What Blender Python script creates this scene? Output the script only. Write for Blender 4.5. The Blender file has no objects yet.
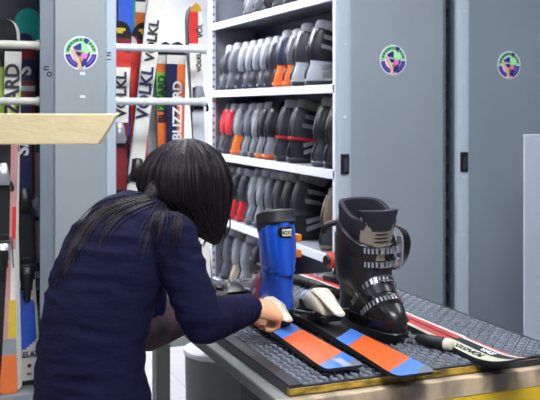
import bpy, bmesh, math, random
from mathutils import Vector, Matrix, Euler
from mathutils.bvhtree import BVHTree
random.seed(7)
R = math.radians
SC = bpy.context.scene
COL = SC.collection
# ------------------------------------------------------------------ frame
A22 = R(22); CC, SS = math.cos(A22), math.sin(A22)
CAMH = 1.56
UC = (-.046)*CC + (-2.14)*SS
VC = .046*SS + (-2.14)*CC
def L(x, y, z):                      # point measured from the viewer -> room axes
    return Vector(((x-.046)*CC+(y-2.14)*SS, -(x-.046)*SS+(y-2.14)*CC, z))
def D(x, y, z):
    return Vector((x*CC+y*SS, -x*SS+y*CC, z))
def P(px, py, y):
    return L((px-270)/900*y, y, CAMH-(py-108)/900*y)
def at_z(px, py, z):
    y = (CAMH-z)*900/(py-108)
    return P(px, py, y)
def at_v(px, py, v):
    k = (px-270)/900
    u = UC+(v-VC)*(SS+k*CC)/(CC-k*SS)
    y = (u-UC)*SS+(v-VC)*CC
    return Vector((u, v, CAMH-(py-108)/900*y))

# ------------------------------------------------------------------ materials
def lin(c):
    return tuple((x/12.92 if x <= .04045 else ((x+.055)/1.055)**2.4) for x in c)
def hexc(h):
    h = h.lstrip('#'); return lin(tuple(int(h[i:i+2], 16)/255 for i in (0, 2, 4)))
MATS = {}
def mat(name, col, rough=.5, metal=0., noise=0., nscale=8., nvec=(1, 1, 1), bump=0., bscale=60., bvec=(1, 1, 1), spec=.5, coat=0., col2=None, emit=0):
    if name in MATS: return MATS[name]
    m = bpy.data.materials.new(name); m.use_nodes = True
    nt = m.node_tree; b = nt.nodes['Principled BSDF']
    c = hexc(col)
    b.inputs['Base Color'].default_value = (*c, 1)
    b.inputs['Roughness'].default_value = rough
    b.inputs['Metallic'].default_value = metal
    b.inputs['Specular IOR Level'].default_value = spec
    b.inputs['Coat Weight'].default_value = coat
    def tex(scale, vec, detail=3):
        tc = nt.nodes.new('ShaderNodeTexCoord'); mp = nt.nodes.new('ShaderNodeMapping')
        mp.inputs['Scale'].default_value = vec
        n = nt.nodes.new('ShaderNodeTexNoise'); n.inputs['Scale'].default_value = scale; n.inputs['Detail'].default_value = detail
        nt.links.new(tc.outputs['Object'], mp.inputs['Vector']); nt.links.new(mp.outputs[0], n.inputs['Vector'])
        return n
    if noise or col2:
        n = tex(nscale, nvec)
        r = nt.nodes.new('ShaderNodeValToRGB')
        c2 = hexc(col2) if col2 else tuple(x*(1-noise) for x in c)
        r.color_ramp.elements[0].position = .35; r.color_ramp.elements[1].position = .65
        r.color_ramp.elements[0].color = (*c2, 1); r.color_ramp.elements[1].color = (*c, 1)
        nt.links.new(n.outputs['Fac'], r.inputs['Fac']); nt.links.new(r.outputs['Color'], b.inputs['Base Color'])
    if bump:
        n = tex(bscale, bvec)
        bp = nt.nodes.new('ShaderNodeBump'); bp.inputs['Strength'].default_value = bump; bp.inputs['Distance'].default_value = .01
        nt.links.new(n.outputs['Fac'], bp.inputs['Height']); nt.links.new(bp.outputs['Normal'], b.inputs['Normal'])
    if emit:
        b.inputs['Emission Color'].default_value = (*c, 1); b.inputs['Emission Strength'].default_value = emit
    MATS[name] = m
    return m
def plastic(h, rough=.32):
    return mat('plastic_'+h, h, rough, noise=.12, nscale=25)

# ------------------------------------------------------------------ mesh helpers
def mk(name, bm, mats, parent=None, smooth=True, loc=None, rot=None, bevel=0, angle=40):
    bmesh.ops.recalc_face_normals(bm, faces=bm.faces)
    if smooth:
        for f in bm.faces: f.smooth = True
        for e in bm.edges:
            if len(e.link_faces) == 2 and e.calc_face_angle(0) > R(angle): e.smooth = False
    me = bpy.data.meshes.new(name); bm.to_mesh(me); bm.free()
    return mko(name, me, mats, parent, loc, rot, bevel)
def mko(name, me, mats, parent=None, loc=None, rot=None, bevel=0):
    o = bpy.data.objects.new(name, me); COL.objects.link(o)
    if not isinstance(mats, (list, tuple)): mats = [mats]
    for m in mats: me.materials.append(m)
    if parent is not None: o.parent = parent
    if loc is not None: o.location = loc
    if rot is not None: o.rotation_euler = rot
    if bevel:
        b = o.modifiers.new('bevel', 'BEVEL'); b.width = bevel; b.segments = 2; b.limit_method = 'ANGLE'
        b.harden_normals = False
    return o
def thing(name, label, cat, loc=(0, 0, 0), rot=(0, 0, 0), group=None):
    o = bpy.data.objects.new(name, None); COL.objects.link(o)
    o.location = loc; o.rotation_euler = rot; o.empty_display_size = .05
    o['label'] = label; o['category'] = cat
    if group: o['group'] = group
    return o
def tag(o, label, cat, group=None):
    o['label'] = label; o['category'] = cat
    if group: o['group'] = group
    return o
def struct(o):
    o['kind'] = 'structure'; return o
def NB(): return bmesh.new()
def box(bm, x0, x1, y0, y1, z0, z1, mi=0, M=None):
    vs = [bm.verts.new(v) for v in ((x0, y0, z0), (x1, y0, z0), (x1, y1, z0), (x0, y1, z0), (x0, y0, z1), (x1, y0, z1), (x1, y1, z1), (x0, y1, z1))]
    if M is not None:
        for v in vs: v.co = M @ v.co
    for q in ((0, 3, 2, 1), (4, 5, 6, 7), (0, 1, 5, 4), (1, 2, 6, 5), (2, 3, 7, 6), (3, 0, 4, 7)):
        f = bm.faces.new([vs[i] for i in q]); f.material_index = mi
    return vs
def loft(bm, rings, cap0=True, cap1=True, mi=0, closed=True, mfn=None):
    rv = [[bm.verts.new(p) for p in r] for r in rings]
    n = len(rings[0])
    for i in range(len(rv)-1):
        for j in range(n if closed else n-1):
            k = (j+1) % n
            f = bm.faces.new((rv[i][j], rv[i][k], rv[i+1][k], rv[i+1][j]))
            f.material_index = mfn(i, j) if mfn else mi
    if closed and cap0: bm.faces.new(rv[0][::-1]).material_index = mi
    if closed and cap1: bm.faces.new(rv[-1]).material_index = mi
    return rv
def frames(pts):
    out = []; up = None
    for i, p in enumerate(pts):
        t = (pts[min(i+1, len(pts)-1)]-pts[max(i-1, 0)])
        t = t.normalized() if t.length > 1e-9 else Vector((0, 0, 1))
        if up is None:
            up = Vector((0, 0, 1)) if abs(t.z) < .9 else Vector((1, 0, 0))
        a = up-t*up.dot(t); a.normalize(); b = t.cross(a); up = a
        out.append((t, a, b))
    return out
def tube(bm, pts, rad, n=10, mi=0, flat=1.):
    pts = [Vector(p) for p in pts]
    if not isinstance(rad, (list, tuple)): rad = [rad]*len(pts)
    fr = frames(pts); rings = []
    for p, r, (t, a, b) in zip(pts, rad, fr):
        rings.append([p+a*(r*math.cos(2*math.pi*k/n))+b*(r*flat*math.sin(2*math.pi*k/n)) for k in range(n)])
    loft(bm, rings, mi=mi)
def capsule(bm, pts, rad, n=14):
    pts = [Vector(p) for p in pts]; rad = list(rad)
    t0 = (pts[0]-pts[1]).normalized(); t1 = (pts[-1]-pts[-2]).normalized()
    pp = [pts[0]+t0*rad[0]*.9, pts[0]+t0*rad[0]*.6]+pts+[pts[-1]+t1*rad[-1]*.6, pts[-1]+t1*rad[-1]*.9]
    rr = [rad[0]*.35, rad[0]*.78]+rad+[rad[-1]*.78, rad[-1]*.35]
    tube(bm, pp, rr, n)
def cyl(bm, p0, p1, r, n=16, mi=0, r1=None):
    tube(bm, [p0, p1], [r, r if r1 is None else r1], n, mi)
def lathe(bm, prof, n=32, c=(0, 0, 0), mi=0, cap0=True, cap1=True):
    c = Vector(c)
    loft(bm, [[c+Vector((r*math.cos(2*math.pi*k/n), r*math.sin(2*math.pi*k/n), z)) for k in range(n)] for r, z in prof], cap0, cap1, mi)
def smoothpath(pts, k=6):
    pts = [Vector(p) for p in pts]; out = []
    for i in range(len(pts)-1):
        p0 = pts[max(i-1, 0)]; p1 = pts[i]; p2 = pts[i+1]; p3 = pts[min(i+2, len(pts)-1)]
        for j in range(k):
            t = j/k
            out.append(.5*((2*p1)+(p2-p0)*t+(2*p0-5*p1+4*p2-p3)*t*t+(3*p1-p0-3*p2+p3)*t**3))
    out.append(pts[-1]); return out
def interp(tab, x):
    if x <= tab[0][0]: return tab[0][1]
    for (a, b), (c, d) in zip(tab, tab[1:]):
        if x <= c:
            t = (x-a)/(c-a); t = t*t*(3-2*t) if False else t
            return b+(d-b)*t
    return tab[-1][1]
def text(name, body, size, m, parent, loc, rot, ext=.0004, bold=0., sx=1., align='CENTER', shear=0.):
    cu = bpy.data.curves.new(name, 'FONT'); cu.body = body; cu.size = size; cu.extrude = ext; cu.offset = bold
    cu.align_x = align; cu.align_y = 'CENTER'; cu.resolution_u = 3; cu.shear = shear
    o = bpy.data.objects.new('tmp', cu); COL.objects.link(o)
    dg = bpy.context.evaluated_depsgraph_get(); dg.update()
    me = bpy.data.meshes.new_from_object(o.evaluated_get(dg))
    bpy.data.objects.remove(o); bpy.data.curves.remove(cu)
    me.materials.clear()
    for v in me.vertices: v.co.x *= sx
    me.name = name
    return mko(name, me, m, parent, loc, rot)
def blob(name, build, voxel, mats, parent=None, smooth_it=4):
    bm = NB(); build(bm); bmesh.ops.recalc_face_normals(bm, faces=bm.faces)
    me = bpy.data.meshes.new('tmp'); bm.to_mesh(me); bm.free()
    o = bpy.data.objects.new('tmp', me); COL.objects.link(o)
    r = o.modifiers.new('r', 'REMESH'); r.mode = 'VOXEL'; r.voxel_size = voxel
    s = o.modifiers.new('s', 'SMOOTH'); s.iterations = smooth_it; s.factor = .5
    dg = bpy.context.evaluated_depsgraph_get(); dg.update()
    me2 = bpy.data.meshes.new_from_object(o.evaluated_get(dg))
    bpy.data.objects.remove(o)
    me2.materials.clear(); me2.name = name
    for p in me2.polygons: p.use_smooth = True
    return mko(name, me2, mats, parent)
def children(o): return list(o.children)
def copy_tree(o, parent=None):
    c = o.copy(); COL.objects.link(c)
    if parent is not None: c.parent = parent
    for ch in children(o): copy_tree(ch, c)
    return c

# ------------------------------------------------------------------ common materials
M_panel = mat('grey_painted_steel', '#8f989f', .38, noise=.05, nscale=3)
M_flange = mat('pale_painted_steel', '#aebac4', .35, noise=.04, nscale=3)
M_flange2 = mat('mid_grey_steel', '#788490', .42, noise=.05, nscale=3)
M_white = mat('white_enamel', '#cdcfd7', .4, noise=.04, nscale=6)
M_inner = mat('shelf_interior_shade', '#3b3c50', .6, noise=.1, nscale=5)  # dark navy puts the shade between the shelves into the colour
M_black = mat('black_plastic', '#141416', .35, noise=.2, nscale=30)
M_blackrub = mat('black_rubber', '#1b1c1f', .5, noise=.2, nscale=20)
M_chrome = mat('chrome', '#c9ccd2', .2, 1.)
M_silver = mat('silver_plastic', '#b6b9c0', .3, .6)
M_cream = mat('cream_plastic', '#e4dcc2', .35, noise=.06, nscale=30)
M_screw = mat('bright_screw', '#e8eef2', .25, .3)
M_ink = mat('dark_ink', '#20222c', .5)
M_navyink = mat('navy_ink', '#1c2350', .5)
M_whiteink = mat('white_ink', '#eeeeee', .5)

# ------------------------------------------------------------------ setting
U0, U1, V0, V1, ZC = -3.6, 4.6, -4.2, 5.6, 2.95
def floor_mat():
    m = bpy.data.materials.new('pale_floor_tile'); m.use_nodes = True; nt = m.node_tree; b = nt.nodes['Principled BSDF']
    tc = nt.nodes.new('ShaderNodeTexCoord'); br = nt.nodes.new('ShaderNodeTexBrick')
    br.offset = 0; br.inputs['Scale'].default_value = 1; br.inputs['Brick Width'].default_value = .3; br.inputs['Row Height'].default_value = .3
    br.inputs['Mortar Size'].default_value = .004
    br.inputs['Color1'].default_value = (*hexc('#b3b2b4'), 1); br.inputs['Color2'].default_value = (*hexc('#a9a8ab'), 1); br.inputs['Mortar'].default_value = (*hexc('#8d8d8c'), 1)
    nt.links.new(tc.outputs['Object'], br.inputs['Vector']); nt.links.new(br.outputs['Color'], b.inputs['Base Color'])
    b.inputs['Roughness'].default_value = .35
    return m
bm = NB(); box(bm, U0, U1, V0, V1, -.1, 0); struct(mk('floor', bm, floor_mat(), smooth=False))
M_wall = mat('white_wall_paint', '#f1f2f3', .7, noise=.03, nscale=2)
M_wallg = mat('grey_wall_paint', '#a9adb3', .7, noise=.03, nscale=2)
bm = NB(); box(bm, U0, U1, V0, V1, ZC, ZC+.1); struct(mk('ceiling', bm, mat('ceiling_paint', '#dcdde0', .8, noise=.03), smooth=False))
bm = NB(); box(bm, U0-.1, U1+.1, V1, V1+.1, 0, ZC); struct(mk('wall_back', bm, M_wall, smooth=False))
bm = NB(); box(bm, U0-.1, U1+.1, V0-.1, V0, 0, ZC); struct(mk('wall_front', bm, M_wallg, smooth=False))
bm = NB(); box(bm, U0-.1, U0, V0, V1, 0, ZC); struct(mk('wall_left', bm, M_wallg, smooth=False))
bm = NB(); box(bm, U1, U1+.1, V0, V1, 0, ZC); struct(mk('wall_right', bm, M_wallg, smooth=False))
bm = NB(); box(bm, U0, U1, V1-.015, V1, 0, .1); struct(mk('baseboard_back', bm, M_flange2, smooth=False))

M_lampbox = mat('lamp_housing', '#e8e8ea', .5)
def ceiling_lamp(u, v, lu, lv, power, label, col='#f4f8ff'):
    t = thing('ceiling_light', label, 'ceiling light', (u, v, ZC-.06))
    b = NB(); box(b, -lu/2-.03, lu/2+.03, -lv/2-.03, lv/2+.03, .012, .06); mk('housing', b, M_lampbox, t, smooth=False)
    b = NB(); box(b, -lu/2, lu/2, -lv/2, lv/2, 0, .012)
    mk('diffuser', b, mat('lit_diffuser_%g' % power, col, .5, emit=power), t, smooth=False)
    return t
ceiling_lamp(-.1, 4.2, 1.5, .5, 34, 'bright ceiling light over the back aisle by the white wall')
ceiling_lamp(.25, 1.0, 1.2, .35, 20, 'ceiling light over the workbench')
ceiling_lamp(.0, -1.4, 1.2, .5, 26, 'ceiling light behind the front of the workbench')
ceiling_lamp(-1.9, .6, .4, 1.2, 13, 'ceiling light beside the left wall')
ceiling_lamp(2.3, .2, .4, 1.2, 11, 'ceiling light over the right aisle')
ceiling_lamp(.45, 3.1, .3, 1.4, 19, 'ceiling light over the boot shelves aisle')

# ------------------------------------------------------------------ sticker
ST = {k: mat('sticker_'+k, c, .3) for k, c in dict(white='#e9e4f2', green='#7fd08a', navy='#26337f', purple='#7d55c0', pink='#ee78c8', orange='#f2b48c', dark='#2a2050', lime='#a5ee9a', amber='#c98a30', ink='#2f6a4a').items()}
STK = list(ST.keys()); STM = [ST[k] for k in STK]
def sticker(parent, loc, r):
    b = NB(); lay = [0]
    def poly(pts, k):
        lay[0] += .00035
        lo = [b.verts.new((x*r, 0, y*r)) for x, y in pts]; hi = [b.verts.new((x*r, -lay[0]-.0008, y*r)) for x, y in pts]
        n = len(pts); i = STK.index(k)
        b.faces.new(hi).material_index = i
        for j in range(n):
            q = (j+1) % n; b.faces.new((lo[j], lo[q], hi[q], hi[j])).material_index = i
    def arc(a0, a1, r0, r1, k, n=14):
        o = [(r1*math.cos(R(a0+(a1-a0)*i/n)), r1*math.sin(R(a0+(a1-a0)*i/n))) for i in range(n+1)]
        q = [(r0*math.cos(R(a0+(a1-a0)*i/n)), r0*math.sin(R(a0+(a1-a0)*i/n))) for i in range(n+1)]
        poly(o+q[::-1], k)
    poly([(math.cos(R(a)), math.sin(R(a))) for a in range(0, 360, 10)], 'white')
    arc(2, 182, .66, .93, 'green'); arc(186, 254, .62, .93, 'navy'); arc(288, 356, .62, .93, 'navy'); arc(300, 350, .70, .80, 'purple'); arc(195, 245, .72, .80, 'purple')
    for i, a in enumerate(range(12, 176, 15)):
        arc(a, a+(7 if i % 3 else 9), .73, .87, 'ink', 2)
    arc(58, 76, .6, .93, 'navy', 4)
    poly([(-.48, .36), (-.1, .58), (.1, .5), (.02, .18), (-.4, .22)], 'navy')
    poly([(-.60, .2), (-.48, .24), (.06, -.90), (-.08, -.92)], 'orange')
    poly([(.02, .66), (.2, .62), (.54, .16), (.5, -.02), (.28, -.04), (.0, .16)], 'lime')
    poly([(.5, .1), (.52, -.12), (.2, -.74), (.06, -.86), (.0, -.6), (.26, -.16)], 'navy')
    poly([(-.34, .08), (-.02, .04), (.08, -.04), (-.12, -.2)], 'dark')
    poly([(-.02, -.08), (.4, .0), (.3, -.34), (.06, -.3)], 'pink')
    poly([(-.12, -.3), (.16, -.3), (-.0, -.52)], 'amber')
    mk('sticker', b, STM, parent, smooth=False, loc=loc)

# ------------------------------------------------------------------ tall cabinets
def screws(parent, pts, r=.009):
    for (x, y, z) in pts:
        b = NB(); cyl(b, (x, y, z), (x, y-.004, z), r, 12); mk('screw', b, M_screw, parent)
CABH = 2.55
PV = 2.0
# boot shelving unit
SH = [2.137, 1.676, 1.249, .82, .39]
SU0, SU1, SV1 = 1.112, 1.722, 2.0
unit = thing('boot_shelving_unit', 'tall grey steel shelving unit filled with ski boots, left one with open shelves', 'shelving unit', (SU0, PV, 0))
W = SU1-SU0
b = NB(); box(b, .075, W, 0, .02, .02, CABH); mk('end_panel', b, M_panel, unit, bevel=.004)
b = NB()
loft(b, [[Vector((.002, .03, z)), Vector((.004, .008, z)), Vector((.012, 0, z)), Vector((.07, -.004, z)), Vector((.077, 0, z)), Vector((.077, .03, z))] for z in (.02, CABH)])
fl = mk('end_flange', b, M_flange, unit)
b = NB(); box(b, W, W+.012, -.002, .05, .02, CABH); mk('end_edge', b, mat('dark_edge', '#5d6770', .5), unit)
b = NB(); box(b, W+.014, W+.03, .03, .075, .02, CABH)
for i in range(26): box(b, W+.010, W+.045, .02, .04, .08+i*.095, .08+i*.095+.05)
mk('rubber_seal', b, M_black, unit, smooth=False)
screws(unit, [(.04, -.003, CAMH-(44-108)*4.4/900), (.04, -.003, CAMH-(117-108)*4.4/900), (.04, -.003, CAMH-(199-108)*4.4/900)])
b = NB(); zz = CAMH-(164-108)*4.43/900; box(b, .02, .064, -.012, .005, zz-.05, zz+.05); lk = mk('handle', b, M_black, unit, bevel=.004)
b = NB(); box(b, .03, .054, -.016, -.011, zz-.035, zz+.03); mk('handle_inset', b, mat('charcoal', '#2e333a', .5), lk)
p = at_v(393, 60, PV); sticker(unit, (p.x-SU0, 0, p.z), .076)
b = NB(); box(b, .34, .36, .02, SV1, .02, CABH); mk('back_partition', b, M_inner, unit, smooth=False)
b = NB(); box(b, .03, W, SV1, SV1+.025, .02, CABH); mk('far_panel', b, mat('far_panel_grey', '#8f929e', .5), unit, smooth=False)
b = NB(); box(b, .0, .032, SV1-.045, SV1+.025, .02, CABH); up = mk('upright', b, M_white, unit, bevel=.003)
b = NB()
for i in range(46): box(b, .010, .022, SV1-.0465, SV1-.044, .1+i*.05, .115+i*.05)
mk('upright_slots', b, M_ink, up, smooth=False)
b = NB(); box(b, .0, .03, .02, .05, .02, CABH); mk('upright', b, M_white, unit, bevel=.003)
for z in SH+[2.52]:
    b = NB(); box(b, .02, .34, .02, SV1, z-.02, z); s = mk('shelf', b, mat('shelf_grey', '#80838f', .5, noise=.05), unit, smooth=False)
    b = NB(); box(b, .0, .02, .03, SV1-.02, z-.042, z+.002); mk('shelf_lip', b, M_white, s, bevel=.002)
b = NB(); box(b, .02, W-.02, .03, SV1, .0, .06); mk('plinth', b, M_black, unit, smooth=False)
b = NB(); box(b, .01, W, .0, SV1+.02, CABH, CABH+.03); mk('top_cover', b, M_flange2, unit, smooth=False)

# right unit
c2 = thing('sliding_cabinet', 'tall grey steel cabinet right of the boot shelves, round sticker near its top', 'cabinet', (1.802, PV, 0))
b = NB(); box(b, .075, 1.0, 0, .02, .02, CABH); mk('end_panel', b, mat('grey_painted_steel_darker', '#87919a', .4, noise=.05, nscale=3), c2, bevel=.004)
b = NB()
loft(b, [[Vector((.002, .03, z)), Vector((.004, .008, z)), Vector((.012, 0, z)), Vector((.07, -.006, z)), Vector((.077, 0, z)), Vector((.077, .03, z))] for z in (.02, CABH)])
mk('end_flange', b, M_flange, c2)
b = NB(); box(b, .0, 1.0, .02, 1.8, .02, CABH); mk('body', b, M_flange2, c2, smooth=False)
b = NB(); box(b, .0, 1.0, .0, 1.8, CABH, CABH+.03); mk('top_cover', b, M_flange2, c2, smooth=False)
b = NB(); box(b, .02, .98, .03, 1.78, .0, .02); mk('plinth', b, M_black, c2, smooth=False)
def zz_at(py, px): return at_v(px, py, PV).z
screws(c2, [(.04, -.004, zz_at(q, 461)) for q in (11, 81, 177, 235)], .010)
b = NB(); z = zz_at(162, 461); box(b, .022, .066, -.012, .005, z-.052, z+.052); lk = mk('handle', b, M_black, c2, bevel=.004)
b = NB(); box(b, .032, .056, -.016, -.011, z-.035, z+.03); mk('handle_inset', b, mat('charcoal', '#2e333a', .5), lk)
p = at_v(509, 65, PV); sticker(c2, (p.x-1.802, 0, p.z), .074)

# low partition panel at the right edge
p = at_v(524.5, 134.5, 1.35)
c3 = thing('partition_panel', 'pale grey chest high metal panel standing behind the bench at the right edge', 'partition', (p.x, 1.35, 0))
b = NB(); box(b, 0, .75, 0, .012, .03, p.z-.008); mk('panel', b, mat('pale_grey_steel', '#b4bbc6', .4, noise=.03), c3, bevel=.004)
b = NB(); box(b, 0, .752, -.001, .013, p.z-.008, p.z); mk('top_trim', b, mat('pale_grey_top', '#c2c8d0', .4), c3, bevel=.002)
for x in (.06, .62):
    b = NB(); box(b, x, x+.06, -.16, .2, 0, .03); mk('foot', b, M_flange2, c3, bevel=.004)

# ------------------------------------------------------------------ ski rack with tower
TU0, TU1 = -.247, .021
rk = thing('ski_rack', 'grey steel ski rack tower with sticker and white rails to both sides', 'ski rack', (TU0, PV, 0))
wT = TU1-TU0
b = NB(); box(b, 0.0, wT-.045, 0, .02, .0, CABH); mk('end_panel', b, mat('grey_tower_panel', '#939a9c', .4, noise=.05, nscale=3), rk, bevel=.004)
b = NB(); box(b, wT-.045, wT, -.004, .03, .0, CABH); mk('end_flange', b, M_flange, rk, bevel=.006)
b = NB(); box(b, -.004, .006, .03, .47, .0, CABH); box(b, .006, .05, .45, .47, .0, CABH); sd = mk('side_panel', b, mat('mid_grey_tower', '#747d86', .42, noise=.05), rk, smooth=False)
p = at_v(81, 53, PV); sticker(rk, (p.x-TU0, 0, p.z), .074)
for py in (74, 97):
    q = at_v(82.5, py, PV); b = NB(); box(b, q.x-TU0-.012, q.x-TU0+.012, -.003, 0, q.z-.006, q.z+.006); mk('hole_plug', b, M_screw, rk, bevel=.002)
# rotated letters on the side face, small mark on the flange
def at_u(px, py, u):
    k = (px-270)/900
    v = VC+(u-UC)*(CC-k*SS)/(SS+k*CC)
    y = (u-UC)*SS+(v-VC)*CC
    return Vector((u, v, CAMH-(py-108)/900*y))
xl = at_v(40, 70, PV+.02).x-TU0
b = NB(); box(b, xl, .0, .012, .03, .0, CABH); mk('side_flange', b, mat('mid_grey_tower', '#747d86'), rk, smooth=False)
q = at_v(45.3, 68.2, PV+.012); text('lettering', 'n', .046, M_ink, rk, (q.x-TU0, .0112, q.z), (R(90), R(-90), 0), bold=.0012)
q = at_v(48.6, 74.2, PV+.012); text('lettering', 'o', .046, M_ink, rk, (q.x-TU0, .0112, q.z), (R(90), R(-90), 0), bold=.0012)
q = at_v(109, 56.5, PV)
text('lettering', '1 N', .026, M_ink, rk, (q.x-TU0, -.0048, q.z), (R(90), R(-90), 0), bold=.001)
# rails
M_rail = mat('white_rail', '#d3d8de', .35, noise=.05, nscale=20)
def rail(u0, u1, v, z, r=.017, m=None):
    b = NB(); cyl(b, (u0-TU0, v-PV, z), (u1-TU0, v-PV, z), r, 14)
    for q in (u0, u1): cyl(b, (q-.012-TU0, v-PV, z), (q+.012-TU0, v-PV, z), r*1.25, 14)
    mk('rail', b, m or M_rail, rk)
zr1 = at_v(157, 48.3, 2.05).z; zr2 = at_v(157, 101.5, 2.05).z
ur = at_v(203, 50, 2.05).x
rail(TU1, ur, 2.05, zr1); rail(TU1, ur, 2.05, zr2)
rail(TU1, ur-.02, 2.42, zr1-.02, .013); rail(TU1, ur-.02, 2.42, zr2-.02, .013)
M_railc = mat('cream_rail', '#bdbcae', .4, noise=.06, nscale=20)
rail(-1.55, TU0+xl, 2.05, zr1, .018, M_railc); rail(-1.55, TU0+xl, 2.05, zr2, .017, M_railc)
rail(-1.55, TU0+xl, 2.42, zr1-.01, .015); rail(-1.55, TU0+xl, 2.42, zr2-.015, .015)
b = NB(); box(b, -1.55-TU0, -.004, .02, .47, .285, .325); mk('base_tray', b, mat('tray_grey', '#8c8f92', .5, noise=.1), rk, smooth=False)
b = NB(); box(b, .05, ur-TU0, .04, .47, .46, .495); mk('base_tray', b, mat('tray_grey', '#8c8f92'), rk, smooth=False)
b = NB(); box(b, -1.55-TU0, -.004, .47, .49, .02, 2.3); mk('back_panel', b, mat('dark_rack_back', '#2b2c3a', .6, noise=.2), rk, smooth=False)
for uu in (-1.6-TU0,):
    b = NB(); box(b, uu, uu+.05, .02, .49, 0, CABH); mk('end_post', b, M_flange2, rk, smooth=False)
b = NB(); box(b, ur-TU0-.03, ur-TU0, .06, .09, .0, .46); mk('end_post', b, M_rail, rk, smooth=False)

# ------------------------------------------------------------------ skis
def ski_body(name, Ln, wt, ww, wl, cfn, mats, parent, rise=.05, tipround=.10, nt=10, ns=70, tail_round=.02, tailrise=.0):
    def hw(s):
        w = interp([(0, wl), (.05, wl), (.2, wl*.55+ww*.45), (.45, ww), (.7, ww*.55+wt*.45), (.88, wt), (1, wt)], s)/2
        d = (1-s)*Ln
        if d < tipround: w *= math.sqrt(max(0, 1-((tipround-d)/tipround)**2))**.9
        e = s*Ln
        if e < tail_round: w *= .75+.25*math.sqrt(max(0, 1-((tail_round-e)/tail_round)**2))
        return max(w, .002)
    def zz(s):
        q = max(0, (s-.86)/.14); e = max(0, (.05-s)/.05)
        return rise*q*q+tailrise*e*e
    def th(s): return interp([(0, .007), (.2, .012), (.5, .017), (.75, .012), (1, .005)], s)
    b = NB(); top = []; bot = []
    SV = [i/ns for i in range(ns+1)]
    SV = sorted(set(SV+[1-.5*tipround/Ln*k/5 for k in range(6)]))
    for s in SV:
        h = hw(s); z = zz(s); t = th(s)
        top.append([b.verts.new((h*(-1+2*j/nt)*(.965 if abs(j-nt/2) > nt/2-.6 else 1), s*Ln, z+t)) for j in range(nt+1)])
        bot.append([b.verts.new((h*(-1+2*j/nt), s*Ln, z)) for j in range(nt+1)])
    for i in range(len(SV)-1):
        sm = (SV[i]+SV[i+1])/2
        for j in range(nt):
            f = b.faces.new((top[i][j], top[i][j+1], top[i+1][j+1], top[i+1][j])); f.material_index = cfn(sm, -1+(2*j+1)/nt, sm*Ln)
            f = b.faces.new((bot[i][j], bot[i+1][j], bot[i+1][j+1], bot[i][j+1])); f.material_index = len(mats)-1
        for j in (0, nt):
            f = b.faces.new((top[i][j], bot[i][j], bot[i+1][j], top[i+1][j])); f.material_index = len(mats)-1
    for i in (0, len(SV)-1):
        for j in range(nt):
            f = b.faces.new((top[i][j], top[i][j+1], bot[i][j+1], bot[i][j])); f.material_index = len(mats)-1
    return mk(name, b, mats, parent, angle=50)

def heel_piece(parent, y, z, mbody, mlever, sc=1.):
    # base track, housing, cup and lever, brake arms
    b = NB(); box(b, -.028*sc, .028*sc, y-.07*sc, y+.09*sc, z, z+.014*sc); base = mk('heel_track', b, M_black, parent, bevel=.002)
    b = NB()
    prof = [(-.055, .012, .020), (-.045, .030, .026), (-.02, .046, .030), (.01, .052, .032), (.035, .048, .031), (.05, .036, .028)]
    rings = []
    for (yy, h, w) in prof:
        r = []
        for k in range(14):
            a = math.pi*2*k/14
            cx, sz = math.cos(a), math.sin(a)
            r.append(Vector((w*sc*abs(cx)**.6*(1 if cx > 0 else -1), y+yy*sc, z+(.014+h/2+h/2*abs(sz)**.7*(1 if sz > 0 else -1))*sc)))
        rings.append(r)
    loft(b, rings); hp = mk('heel_housing', b, mbody, parent)
    b = NB()
    rings = []
    for (yy, zc, h, w) in [(-.125, .030, .006, .010), (-.115, .031, .010, .015), (-.08, .042, .014, .017), (-.045, .056, .018, .021), (-.01, .066, .016, .024), (.02, .064, .012, .022)]:
        rings.append([Vector((w*sc*math.cos(2*math.pi*k/12), y+yy*sc, z+(zc+h*.5*math.sin(2*math.pi*k/12)*1.4)*sc)) for k in range(12)])
    loft(b, rings); mk('lever', b, mlever, hp)
    b = NB(); box(b, -.036*sc, .036*sc, y+.045*sc, y+.062*sc, z+.016*sc, z+.04*sc); mk('heel_cup', b, M_black, hp, bevel=.004)
    b = NB()
    for s in (-1, 1):
        tube(b, smoothpath([(s*.03*sc, y+.08*sc, z+.008*sc), (s*.047*sc, y+.06*sc, z+.008*sc), (s*.05*sc, y-.03*sc, z+.02*sc), (s*.052*sc, y-.07*sc, z+.03*sc)], 4), .003*sc, 8)
    mk('brake', b, M_chrome, parent)
    return hp
def toe_piece(parent, y, z, mbody, sc=1.):
    b = NB(); box(b, -.028*sc, .028*sc, y-.06*sc, y+.06*sc, z, z+.012*sc); mk('toe_track', b, M_black, parent, bevel=.002)
    b = NB(); rings = []
    for (yy, h, w) in [(-.04, .018, .040), (-.02, .034, .036), (.01, .042, .028), (.04, .034, .024), (.065, .018, .017)]:
        r = []
        for k in range(14):
            a = math.pi*2*k/14; cx, sz = math.cos(a), math.sin(a)
            r.append(Vector((w*sc*abs(cx)**.6*(1 if cx > 0 else -1), y+yy*sc, z+(.012+h/2+h/2*abs(sz)**.7*(1 if sz > 0 else -1))*sc)))
        rings.append(r)
    loft(b, rings); tp = mk('toe_housing', b, mbody, parent)
    for s in (-1, 1):
        b = NB(); tube(b, smoothpath([(s*.03*sc, y-.02*sc, z+.03*sc), (s*.044*sc, y-.05*sc, z+.03*sc), (s*.04*sc, y-.07*sc, z+.028*sc)], 4), [.008*sc]*9, 8); mk('toe_wing', b, M_black, tp)

def sm(h, rough=.28): return mat('ski_'+h, h, rough, noise=.08, nscale=30, coat=.3)
def bench_ski(name, label, loc, Ln, wt, ww, wl, cfn, mats, **kw):
    t = thing(name, label, 'ski', loc)
    bo = ski_body('ski_body', Ln, wt, ww, wl, cfn, mats, t, **kw)
    return t
BT = .90
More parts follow.
